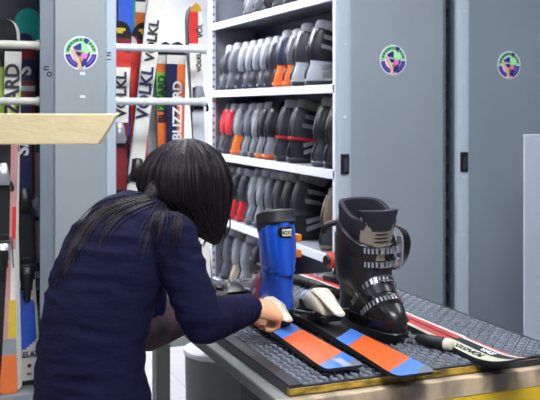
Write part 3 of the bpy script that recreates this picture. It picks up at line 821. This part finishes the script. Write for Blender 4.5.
# air nozzle with cable
q = at_z(308, 302, MT+.02)
nz = thing('air_gun', 'blue grey air nozzle with curved black hose behind the cream binding', 'air gun', (q.x, q.y, MT), (0, 0, R(62)))
b = NB(); tube(b, [(-.035, 0, .03), (-.03, 0, .031), (.0, 0, .033), (.03, 0, .032), (.05, 0, .03)], [.014, .026, .028, .02, .009], 18); mk('nozzle_body', b, mat('blue_grey_plastic', '#8595ad', .35), nz)
b = NB(); tube(b, [(-.048, 0, .029), (-.033, 0, .03)], [.013, .022], 16); mk('nozzle_tip', b, mat('pale_blue_plastic', '#5d86d8', .35), nz)
b = NB(); tube(b, smoothpath([(.045, 0, .03), (.08, -.005, .045), (.12, -.03, .05), (.15, -.07, .04), (.16, -.13, .012), (.15, -.2, .006)], 6), .005, 10); mk('hose', b, M_black, nz)
b = NB(); box(b, -.012, .02, -.012, .012, 0.0, .012); mk('foot', b, M_black, nz, bevel=.003)
# ribbed strip
qa = at_z(262, 273, MT); qb = at_z(340, 299, MT)
ax = qb-qa; Ld = ax.length; yaw = math.atan2(ax.y, ax.x)
rb = thing('ribbed_hose', 'black ribbed hose lying along the back of the bench behind the blue boot', 'hose', (qa.x, qa.y, MT), (0, 0, yaw))
b = NB(); n = int(Ld/.0055); tube(b, [(Ld*i/n, .006*math.sin(i*.12), .0185) for i in range(n+1)], [.018 if i % 4 < 2 else .0125 for i in range(n+1)], 14); mk('hose_tube', b, M_blackrub, rb, angle=80)
b = NB(); tube(b, [(-.03, 0, .0185), (.01, 0, .0185)], .0185, 16); mk('hose_cuff', b, M_black, rb)
# cordless drill, partly behind the black boot
q = at_z(327, 288, MT)
dr = thing('cordless_drill', 'black and red cordless drill lying behind the black boot', 'drill', (q.x+.105, q.y+.07, MT), (0, 0, R(10)))
b = NB(); tube(b, [(-.08, 0, .09), (-.07, 0, .09), (.0, 0, .09), (.05, 0, .09), (.07, 0, .09)], [.02, .03, .032, .028, .018], 18); mk('motor_housing', b, mat('dull_red_plastic', '#b5402f', .4), dr)
b = NB(); tube(b, [(.065, 0, .09), (.085, 0, .09), (.11, 0, .09)], [.022, .021, .009], 16); mk('chuck', b, M_black, dr)
b = NB(); tube(b, smoothpath([(-.02, 0, .075), (-.03, 0, .04), (-.035, 0, .02)], 4), .018, 14); mk('grip', b, M_black, dr)
b = NB(); box(b, -.08, .03, -.03, .03, 0, .035); mk('battery', b, M_black, dr, bevel=.006)
b = NB(); tube(b, [(-.078, 0, .09), (-.086, 0, .09)], [.024, .018], 16); mk('end_cap', b, M_black, dr)

# ------------------------------------------------------------------ skis standing in the rack
def rack_ski(label, tip, bot, v, cfn, mats, wt=.12, ww=.075, wl=.1, lean=2.5, binding=None, txts=(), Z0=.495, rise=.03, group='skis standing in the rack', tipround=.08, name='ski'):
    pt = at_v(tip[0], tip[1], v+.02); pb = at_v(bot[0], bot[1], v)
    Ln = max(.5, pt.z-Z0)
    du = (pt.x-pb.x)/max(.05, (pt.z-pb.z))*(pt.z-Z0)
    t = thing(name, label, 'ski', (pt.x-du, v-.0, Z0+.002), (R(90-lean), math.atan2(du, Ln), 0), group)
    ski_body('ski_body', Ln, wt, ww, wl, cfn, mats, t, rise=rise, nt=16, ns=130, tipround=tipround)
    if binding is not None:
        mb, sc = binding[0], .9
        yc = (binding[1] if len(binding) > 1 else .47)*Ln
        heel_piece(t, yc-.16, .014, mb, binding[2] if len(binding) > 2 else M_black, sc); toe_piece(t, yc+.17, .014, mb, sc)
    for (body, size, pos, x, m) in txts:
        text('lettering', body, size, m, t, (x, pos*Ln, .0185 if .3 < pos < .7 else .0155), (0, 0, R(90)), bold=size*.03, sx=1.0)
    return t
def stripes(*cuts):            # list of (t limit, index)
    def f(s, t, y):
        for lim, i in cuts:
            if t < lim: return i
        return cuts[-1][1]
    return f
def bands(*cuts):
    def f(s, t, y):
        for lim, i in cuts:
            if s < lim: return i
        return cuts[-1][1]
    return f
YL, NV, TE, LM, BLU, ORN, PNK, GRN = sm('#d9b83a'), sm('#1b2350'), sm('#1f8f86'), sm('#a3c23a'), sm('#2f62d8'), sm('#e8773a'), sm('#c98f8c'), sm('#66c84a')
DKR, GRY, LGR = sm('#7d2028'), sm('#8d929a'), sm('#cfd3d8')
def tipcap(base, capi, lim=.955, cap2=None, lim2=.93):
    def f(s, t, y):
        if s > lim: return capi
        if cap2 is not None and s > lim2 and abs(t) < .6: return cap2
        return base(s, t, y)
    return f
def red_tip(s, t, y):
    if abs(s-.957) < .008 and abs(t) < .5: return 3
    if s > .93-.03*t: return 1
    if s > .86: return 0 if t > -.7 else 1
    if s > .66: return 0
    return 2
# right bay
rack_ski('red and black ski with yellow tip logo beside the grey tower', (121, 21), (119, 190), 2.17, lambda s, t, y: 3 if ((s-.972)/.008)**2+(t/.5)**2 < 1 else (1 if s > .945 else (4 if s > .915-.02*t else (0 if s > .85 else (2 if s > .68 else 4)))), [RD_, BK_, WH_, YL, DKR, BK_], wt=.118, binding=(M_silver, .52), txts=[('VÖLKL', .07, .765, .012, M_ink)])
rack_ski('narrow dark navy and blue ski between the two red tipped skis', (131, 36), (129, 200), 2.25, bands((.5, 3), (.66, 0), (.74, 3), (.86, 0), (.88, 2), (.93, 1), (1, 2)), [NV, BK_, LGR, BLU, BK_], wt=.085, ww=.06, binding=(M_black, .42))
rack_ski('red ski with black tip and yellow logo behind the white lettered ski', (145.5, 22), (138, 190), 2.24, lambda s, t, y: 3 if ((s-.972)/.008)**2+(t/.5)**2 < 1 else (1 if s > .945-.01*t else (4 if s > .92-.02*t else 0)), [RD_, BK_, WH_, YL, DKR, BK_], wt=.12, ww=.08, binding=(M_black, .4))
rack_ski('white ski with dark lettering leaning left across the red ski', (161, -22), (134, 195), 2.17, tipcap(stripes((-.8, 1), (2, 0)), 1, .985), [WH_, LGR, LGR, BK_, BK_], wt=.085, ww=.07, tipround=.03, binding=(M_black, .36), txts=[('VÖLKL', .082, .68, 0, M_navyink), ('VÖLKL', .066, .83, .004, M_ink)])
rack_ski('tall blue ski with lime and teal edges behind the left red tips', (126, -30), (127, 200), 2.33, stripes((-.75, 1), (-.55, 3), (.7, 0), (2, 2)), [BLU, LM, TE, NV, BK_], wt=.115)
rack_ski('tall orange and white ski rising beside the blue one', (141.5, -20), (141, 200), 2.34, bands((.91, 0), (.935, 1), (.95, 2), (1, 0)), [ORN, WH_, BK_, DKR, BK_], wt=.06, ww=.05)
rack_ski('tall pale grey ski behind the white lettered ski', (153, -30), (150, 200), 2.36, stripes((2, 0)), [LGR, GRY, BK_], wt=.09)
def bz(c1, c2):
    def f(s, t, y):
        if s > .955: return 2
        if s > .925: return 4
        if t < c1: return 0 if s < .76 or s > .89 else 3
        if t < c2: return 1
        return 0
    return f
rack_ski('orange, green and navy ski in the middle of the right bay', (166, 42), (166, 200), 2.23, bz(.35, 2), [ORN, NV, BK_, GRN, WH_, BK_], wt=.085, ww=.07, txts=[('BLIZZARD', .05, .8, -.014, M_ink)])
rack_ski('navy and orange ski with white lettering right of the green one', (178, 42), (176, 200), 2.19, bz(-2, .1), [ORN, NV, BK_, GRN, WH_, BK_], wt=.1, ww=.08, txts=[('BLIZZARD', .062, .76, .008, M_whiteink)])
rack_ski('red ski with gold tip at the far right rail end', (197, 3), (201.5, 190), 2.12, lambda s, t, y: 3 if s > .975 else (0 if s > .88 and t < .35 else (1 if s > .72 else (2 if s > .56 else (4 if s > .5 else 1)))), [RD_, WH_, LGR, sm('#c79a35'), GRN, BK_], wt=.07, ww=.055, binding=(mat('grey_binding', '#777a84', .4), .60), txts=[('VÖLKL', .036, .93, .022, M_ink), ('VÖLKL', .03, .82, .012, M_ink)])
rack_ski('slim grey ski paired behind the gold tipped red ski', (192, 5), (201, 190), 2.2, bands((.5, 1), (1, 0)), [GRY, BK_, BK_], wt=.06, ww=.04)
# left bay
def lime(s, t, y):
    if s > .90+.03*abs(t): return 2 if t < .75 else 1
    if t < .0: return 0 if (s < .87) else 2
    return 2 if s > .84 else (0 if .70 < s < .74 else 1)
ZL = .325
rack_ski('lime, black and white ski with rounded black tip left of the tower', (7, 19), (2, 250), 2.15, lime, [LM, WH_, BK_, LM, BK_], wt=.125, ww=.1, Z0=ZL)
rack_ski('white and lime ski with dark lettering in the left bay', (14, 38), (12, 250), 2.11, lambda s, t, y: 2 if s > .96 else (0 if .745 < s-.06*t < .80 else 1), [LM, WH_, BK_, BK_], wt=.075, ww=.06, txts=[('BLIZZARD', .085, .80, 0, M_ink)], Z0=ZL)
rack_ski('dark red and navy ski next to the lime ski', (25, 33), (27, 250), 2.27, lambda s, t, y: (2 if .955 < s < .97 or .83 < s < .85 else (1 if .86 < s < .92 or s > .98 else 0)), [DKR, NV, LGR, BK_], wt=.1, ww=.08, txts=[('S', .09, .89, 0, M_whiteink)], Z0=ZL)
rack_ski('teal tipped dark ski deep in the left bay', (29, 8), (31, 250), 2.36, bands((.6, 1), (.90, 2), (1, 0)), [TE, LGR, BK_, BK_], wt=.13, ww=.09, Z0=ZL)
rx = rack_ski('navy ski with large white letters and a blue patched white tail', (20.5, 96), (28, 345), 2.16, lambda s, t, y: (2 if y < .02 else (1 if .17+.035*t < y < .40-.05*t and t < .72 else (0 if y < .47 else (4 if y < .75 else 3)))), [WH_, BLU, BK_, NV, BK_, BK_], wt=.085, ww=.075, wl=.112, Z0=ZL, lean=1.5, txts=[('SAL', .085, .845, .0, M_whiteink)], binding=(M_black, .50))
text('lettering', 'RELAX', .036, M_ink, rx, (.002, .135, .0145), (0, 0, 0), bold=.0012, sx=.85)
text('lettering', 'ski', .018, M_ink, rx, (.0, .050, .0135), (0, 0, 0), bold=.0006)
b = NB(); lathe(b, [(.009, 0), (.009, .001)], 16, (.002, .085, .0115)); mk('round_mark', b, DKR, rx)
rack_ski('yellow and orange tailed pink ski leaning at the lower left', (13, 131), (9, 372), 2.06, lambda s, t, y: (0 if y < .17 else (3 if y < .24 else (1 if y < .40 and t > -.2 else (4 if y < .62 and t > 0 else (2 if .66 < y < .8 and t > .1 else 5))))), [ORN, YL, RD_, GRY, WH_, PNK, BK_], wt=.05, ww=.036, wl=.075, Z0=ZL)
rack_ski('black ski with grey binding at the left picture edge', (3, 125), (1, 330), 2.07, stripes((2, 0)), [BK_, GRY, BK_], wt=.07, ww=.062, binding=(M_silver, .66), Z0=ZL, lean=1.5)
rack_ski('white ski with lilac edge standing before the tower side', (36, 118), (36, 260), 2.3, lambda s, t, y: 2 if s > .86 and t > 0 else (1 if t < -.4 else 0), [WH_, sm('#b8b2d0'), TE, BK_], wt=.085, ww=.07, binding=(M_silver, .5), Z0=ZL)

# ------------------------------------------------------------------ the person
person = thing('person', 'woman with long dark hair in a navy long sleeved top, leaning over the workbench', 'person', tuple(L(-.44, 2.28, 0)))
PO = person.location
def Q(p): return Vector(p)-Vector(PO)
Fw = D(.82, .57, 0).normalized(); Rw = D(.57, -.82, 0).normalized(); UP = Vector((0, 0, 1))
# torso rings: centre, half width along right axis, half depth
TOR = [(P(96, 432, 2.27), .180, .132), (P(92, 400, 2.27), .178, .130), (P(90, 372, 2.275), .165, .124), (P(91, 345, 2.28), .158, .120), (P(97, 310, 2.30), .163, .124), (P(107, 275, 2.33), .172, .124), (P(120, 245, 2.37), .176, .114), (P(134, 226, 2.40), .160, .096), (P(148, 213, 2.43), .115, .078), (P(160, 205, 2.445), .065, .060)]
def torso(b, grow=0., upto=None, start=0):
    rings = []; T = TOR[start:upto]
    for i, (c, a, d) in enumerate(T):
        t = (T[min(i+1, len(T)-1)][0]-T[max(i-1, 0)][0]).normalized()
        rr = (Rw-t*Rw.dot(t)).normalized(); f = rr.cross(t); f = f if f.dot(Fw) > 0 else -f
        rings.append([Q(c)+rr*((a+grow)*math.cos(2*math.pi*k/32))+f*((d+grow)*(abs(math.sin(2*math.pi*k/32))**.9)*(1 if math.sin(2*math.pi*k/32) > 0 else -1)) for k in range(32)])
    loft(b, rings)
shR = L(-.252, 2.275, 1.238); elR = L(-.168, 2.235, 1.028); wrR = L(-.056, 2.445, 1.016)
shL = L(-.40, 2.56, 1.245); elL = L(-.345, 2.65, .925); wrL = L(-.145, 2.77, .962)
headC = L(-.212, 2.47, 1.335)
Fh = (Fw*.72+Vector((0, 0, -.69))).normalized(); Uh = (UP-Fh*UP.dot(Fh)).normalized(); Rh = Rw
def arm(b, s, e, w, rs, grow=0., upto=1.):
    m1 = s.lerp(e, .5)+Vector((0, 0, .0)); m2 = e.lerp(w, .45)
    capsule(b, [Q(s), Q(m1), Q(e)], [rs[0]+grow, rs[1]+grow, rs[2]+grow], 18)
    capsule(b, [Q(e), Q(m2), Q(e.lerp(w, upto))], [rs[2]+grow, rs[3]+grow, rs[4]+grow], 18)
def hand(b, w, h, n, left, curl, k_=1.):
    h = h.normalized(); n = (n-h*n.dot(h)).normalized(); s = n.cross(h)*(1 if not left else -1)   # s: towards thumb
    pal = []
    for t, hw_, th in ((-.01, .024, .019), (.02, .029, .018), (.05, .037, .017), (.078, .040, .015), (.088, .037, .012)):
        c = Q(w)+h*t*k_; hw_ *= k_; th *= k_
        pal.append([c+s*(hw_*math.cos(2*math.pi*k/16))+n*(th*math.sin(2*math.pi*k/16)) for k in range(16)])
    loft(b, pal)
    for i, (off, ln, r) in enumerate(((.028, .078, .0092), (.009, .086, .0095), (-.010, .080, .0092), (-.028, .064, .0082))):
        off *= k_; ln *= k_; r *= k_; p = Q(w)+h*.076*k_+s*off; d = h; pts = [p-h*.03, p]; a = 0
        for frac, bend in ((.46, curl[0]), (.30, curl[1]), (.24, curl[2])):
            a += R(bend); dd = h*math.cos(a)-n*math.sin(a); p = p+dd*(ln*frac); pts.append(p)
        capsule(b, pts, [r*1.1, r*1.12, r*1.02, r*.92, r*.8], 12)
    p = Q(w)+h*.022+s*.022-n*.004
    pts = [p, p+(h*.5+s*.8-n*.25).normalized()*.034, p+(h*.5+s*.8-n*.25).normalized()*.034+(h*.85+s*.25-n*.45).normalized()*.030, p+(h*.5+s*.8-n*.25).normalized()*.034+(h*.85+s*.25-n*.45).normalized()*.030+(h*.8-s*.2-n*.6).normalized()*.024]
    capsule(b, pts, [.0145, .0125, .0105, .009], 12)
hR = D(.72, .58, -.20); nR = D(-.22, -.62, .72)
hL = D(.75, .35, -.25); nL = D(-.2, .1, 1)
def body_build(b):
    torso(b, -.008)
    arm(b, shR, elR, wrR, (.058, .050, .044, .041, .027), -.006)
    arm(b, shL, elL, wrL, (.058, .050, .044, .041, .027), -.006)
    hand(b, wrR, hR, nR, False, (62, 80, 40), 1.12); hand(b, wrL, hL, nL, True, (22, 30, 22))
    neck = P(158, 206, 2.44)
    capsule(b, [Q(neck), Q(neck.lerp(headC, .5))], [.052, .05], 18)
    rings = []
    for k in range(1, 12):
        a = math.pi*k/12; z = -math.cos(a)
        rr = math.sin(a); rw = .074*rr*(1 if z > -.2 else 1-.25*(-z-.2)); rf = .092*rr
        c = Q(headC)+Uh*(.112*z)+Fh*(.012*(-z))
        rings.append([c+Rh*(rw*math.cos(2*math.pi*j/24))+Fh*(rf*math.sin(2*math.pi*j/24)) for j in range(24)])
    loft(b, rings)
    capsule(b, [Q(headC)+Fh*.085+Uh*.012, Q(headC)+Fh*.104-Uh*.022], [.009, .013], 10)          # nose
    capsule(b, [Q(headC)+Fh*.088-Uh*.052-Rh*.015, Q(headC)+Fh*.088-Uh*.052+Rh*.015], [.008, .008], 10)   # lips
    for s in (-1, 1): capsule(b, [Q(headC)+Rh*(.074*s)+Uh*.015-Fh*.01, Q(headC)+Rh*(.074*s)-Uh*.025-Fh*.005], [.014, .010], 10)
    for s in (-1, 1):   # legs and feet
        hip = L(-.44, 2.28, .86)+Rw*(.09*s); kn = L(-.43, 2.27, .47)+Rw*(.10*s); an = L(-.47, 2.25, .09)+Rw*(.10*s)
        capsule(b, [Q(hip), Q(hip.lerp(kn, .5)), Q(kn), Q(kn.lerp(an, .4)), Q(an)], [.082, .07, .052, .05, .036], 18)
        capsule(b, [Q(an)-UP*.045-Fw*.03, Q(an)-UP*.045+Fw*.06, Q(an)-UP*.055+Fw*.14], [.035, .034, .026], 14)
M_skin = mat('warm_skin', '#e2b083', .5, noise=.08, nscale=20, col2='#d89c74')
blob('body', body_build, .0058, M_skin, person, 3)
def knit():
    m = mat('navy_knit', '#121434', .85, noise=.22, nscale=7, bump=.55, bscale=16, bvec=(1, 1, 2.6), spec=.15)
    return m
def shirt_build(b):
    torso(b, .004, upto=9)
    T0 = [(P(96, 460, 2.265), .184, .135), (P(95, 430, 2.27), .184, .135), (P(92, 395, 2.27), .178, .130)]
    loft(b, [[Q(c)+Rw*(a*math.cos(2*math.pi*k/32))+Fw*(d*math.sin(2*math.pi*k/32)) for k in range(32)] for c, a, d in T0])
    arm(b, shR, elR, wrR, (.064, .056, .052, .047, .036), .002, .97)
    capsule(b, [Q(elR.lerp(wrR, .9)), Q(elR.lerp(wrR, .985))], [.036, .036], 18)
    arm(b, shL, elL, wrL, (.062, .054, .050, .046, .036), .002, .3)
    for k in range(5):      # soft sleeve folds at the inside of the elbow and near the cuff
        c = elR.lerp(wrR, .12+.17*k); ax = (wrR-elR).normalized(); r_ = .051-.0028*k
        u_ = ax.cross(UP).normalized(); w_ = u_.cross(ax)
        tube(b, [Q(c)+ax*(.012*math.sin(a*2+k))+u_*(r_*math.cos(a))+w_*(r_*math.sin(a)) for a in [R(10+24*j+30*k) for j in range(8)]], [.002, .004, .006, .006, .006, .005, .004, .002], 8)
shirt = blob('shirt', shirt_build, .0065, knit(), person, 5)
from mathutils import noise as mnoise
_ax = (wrR-elR).normalized()
NRM = [v.normal.copy() for v in shirt.data.vertices]; NEWCO = []
for v, n_ in zip(shirt.data.vertices, NRM):
    w_ = v.co+Vector(PO)
    q = Vector((w_.dot(Fw)*9+w_.z*10, w_.dot(Rw)*7-w_.z*5, w_.z*24))
    a = mnoise.noise(q)
    if (w_-elR).dot(_ax) > -.01 and w_.z < 1.1 and (w_-elR).length < .4:
        a = mnoise.noise(Vector(((w_-elR).dot(_ax)*42, w_.z*8, w_.dot(Fw)*5)))*1.0
    amp = .0055
    NEWCO.extend(v.co+n_*(amp*(1-abs(a)*2.6))*.8)
shirt.data.vertices.foreach_set('co', NEWCO); shirt.data.update()
def troupers(b):
    torso(b, -.003, upto=3)
    for s in (-1, 1):
        hip = L(-.46, 2.26, .74)+Rw*(.08*s); kn = L(-.43, 2.27, .47)+Rw*(.10*s); an = L(-.47, 2.25, .10)+Rw*(.10*s)
        capsule(b, [Q(hip), Q(hip.lerp(kn, .5)), Q(kn), Q(kn.lerp(an, .4)), Q(an)], [.095, .08, .062, .058, .05], 18)
blob('trousers', troupers, .008, mat('black_denim', '#17171d', .8, noise=.15), person, 4)
for s in (-1, 1):
    an = L(-.47, 2.25, .09)+Rw*(.10*s); b = NB()
    cs = [(-.075, .03), (-.06, .042), (0, .046), (.08, .048), (.15, .044), (.185, .03)]
    loft(b, [[Q(an)+Fw*x+Rw*(w_*math.cos(2*math.pi*k/14))+UP*(-.045+(.045 if x < .05 else .032)*math.sin(2*math.pi*k/14)) for k in range(14)] for x, w_ in cs]); mk('shoe', b, M_blackrub, person)
# patterned sleeve of the far arm
def slv(b):
    capsule(b, [Q(elL.lerp(wrL, -.12)+Vector((0, 0, -.004))), Q(elL.lerp(wrL, .2)), Q(elL.lerp(wrL, .6)), Q(elL.lerp(wrL, .95))], [.072, .066, .052, .040], 18)
blob('patterned_sleeve', slv, .007, mat('paisley_cloth', '#4c3038', .75, col2='#0f0f1c', nscale=17, bump=.2, bscale=30), person, 3)
for s in (-1, 1):
    b = NB(); lathe(b, [(.002, -.011), (.008, -.008), (.011, 0), (.008, .008), (.002, .011)], 12, Q(headC)+Fh*.079+Uh*.012+Rh*(.031*s))
    mk('eye', b, mat('eye_white', '#e8e4e0', .2), person)
# hair
M_hair = mat('dark_brown_hair', '#1a0f17', .46, noise=.5, nscale=20, nvec=(3, 3, .35), bump=.5, bscale=70, bvec=(2.2, 2.2, .12), spec=.32)
HR = [(138.5, 187, 4, .012), (140.5, 187, 12, .035), (145, 186, 23, .062), (154, 185, 35, .088), (168, 184, 43.5, .108), (184, 184.5, 47.5, .114), (198, 186.5, 45, .112), (208, 192, 38, .10), (218, 198, 30, .085), (230, 207, 17, .055), (238, 212, 9, .035), (244, 215, 3, .015)]
def hair_ring(e, n=64, ph=0, jit=.012):
    py, cx, hw_, dep = e
    c = P(cx, py, 2.455); hx = hw_/900*2.455
    ex = D(1, 0, 0); ey = D(0, 1, 0)
    out = []
    for k in range(n):
        a = 2*math.pi*k/n
        j = 1+jit*math.sin(9*a+py*.03)+jit*.8*math.sin(23*a+1.3+py*.015)
        out.append(Q(c)+ex*(hx*j*math.cos(a))+ey*(dep*j*math.sin(a)))
    return out
b = NB()
dense = []
for i in range(len(HR)-1):
    for t in (0, .5):
        dense.append(tuple(HR[i][q]+(HR[i+1][q]-HR[i][q])*t for q in range(4)))
dense.append(HR[-1])
loft(b, [hair_ring(e) for e in dense])
# nape lock running into the back
tube(b, smoothpath([Q(P(160, 182, 2.41)), Q(P(153, 197, 2.37)), Q(P(142, 207, 2.35)), Q(P(128, 213, 2.34))], 5), [.036, .036, .036, .036, .036, .034, .032, .03, .027, .024, .021, .018, .014, .01, .007, .004], 14, flat=.7)
# loose strands on the head
for k in range(150):
    a = random.uniform(0, 2*math.pi); s0 = random.uniform(0, .3); jit = random.uniform(.985, 1.03); pts = []
    st = random.randint(0, 8); en = random.randint(14, len(dense)-1); dr_ = random.uniform(-.12, .12)
    for i in range(st, en+1):
        e = dense[i]; py, cx, hw_, dep = e; c = P(cx, py, 2.455)
        aa = a+dr_*(i-st)/10
        g = jit+(.05*max(0, (i-16))/6)*random.choice((0, 1))
        pts.append(Q(c)+D(1, 0, 0)*(hw_/900*2.455*g*math.cos(aa))+D(0, 1, 0)*(dep*g*math.sin(aa)))
    if len(pts) > 3: tube(b, pts, [.0006]+[.0017]*(len(pts)-2)+[.0005], 5)
# wispy ends at the face side
for k in range(26):
    x0 = random.uniform(205, 229); y0 = random.uniform(196, 216); yd = 2.455+random.uniform(-.05, .05)
    xe = x0-random.uniform(2, 14); ye = random.uniform(234, 250)
    tube(b, smoothpath([Q(P(x0, y0, yd)), Q(P(x0+1, (y0+ye)/2, yd)), Q(P(xe, ye, yd))], 5), [.002]*8+[.0016, .001, .0005], 5)
# locks spread over the back, laid on the shirt
dg = bpy.context.evaluated_depsgraph_get(); dg.update()
bvh = BVHTree.FromObject(shirt, dg)
cam_o = Vector((UC, VC, CAMH))-Vector(PO)
def on_shirt(px, py, off):
    d = (Q(P(px, py, 2.3))-cam_o).normalized()
    h = bvh.ray_cast(cam_o, d)
    if h[0] is None: return None
    return h[0]+h[1]*off
LOCKS = [([(150, 196), (125, 201), (103, 210), (86, 228), (72, 252), (62, 280)], 22, 5), ([(152, 200), (135, 206), (118, 214), (104, 228), (95, 250)], 16, 6), ([(162, 204), (158, 214), (148, 232), (138, 262)], 12, 7), ([(172, 204), (176, 216), (173, 238), (166, 268)], 16, 6), ([(168, 204), (160, 222), (156, 250)], 10, 8), ([(145, 198), (110, 206), (84, 226), (66, 262), (56, 292)], 8, 4)]
for path, cnt, spread in LOCKS:
    for k in range(int(cnt*.9)):
        dx, dy = random.gauss(0, spread*1.15), random.gauss(0, spread*.95); pts = []; cut = random.uniform(.75, 1.0)
        sp = smoothpath([(x+dx*(.4+.6*i/len(path)), y+dy*(.4+.6*i/len(path)), 0) for i, (x, y) in enumerate(path)], 5)
        sp = sp[:max(5, int(len(sp)*cut))]
        for i, q in enumerate(sp):
            w_ = on_shirt(q.x, q.y, .0025)
            if w_ is not None and (not pts or (w_-pts[-1]).length < .12): pts.append(w_)
        if len(pts) > 4: tube(b, pts, [.0015]*(len(pts)-3)+[.0013, .001, .0004], 5)
mk('hair', b, M_hair, person, angle=70)

# ------------------------------------------------------------------ camera, world, view
w = bpy.data.worlds.new('world'); SC.world = w; w.use_nodes = True
w.node_tree.nodes['Background'].inputs[0].default_value = (.55, .6, .7, 1); w.node_tree.nodes['Background'].inputs[1].default_value = .15
cd = bpy.data.cameras.new('camera'); cam = bpy.data.objects.new('camera', cd); COL.objects.link(cam)
cam.location = (UC, VC, CAMH); cam.rotation_euler = (R(90), 0, -A22)
cd.sensor_width = 36; cd.lens = 60; cd.shift_y = -92/540; cd.clip_start = .05
cd.dof.use_dof = True; cd.dof.focus_distance = 2.6; cd.dof.aperture_fstop = 7.5
SC.camera = cam
SC.view_settings.view_transform = 'Standard'; SC.view_settings.look = 'None'; SC.view_settings.gamma = 1; SC.view_settings.use_curve_mapping = False
SC.view_settings.exposure = 0.72
SC.cycles.use_denoising = True
SC.cycles.max_bounces = 6
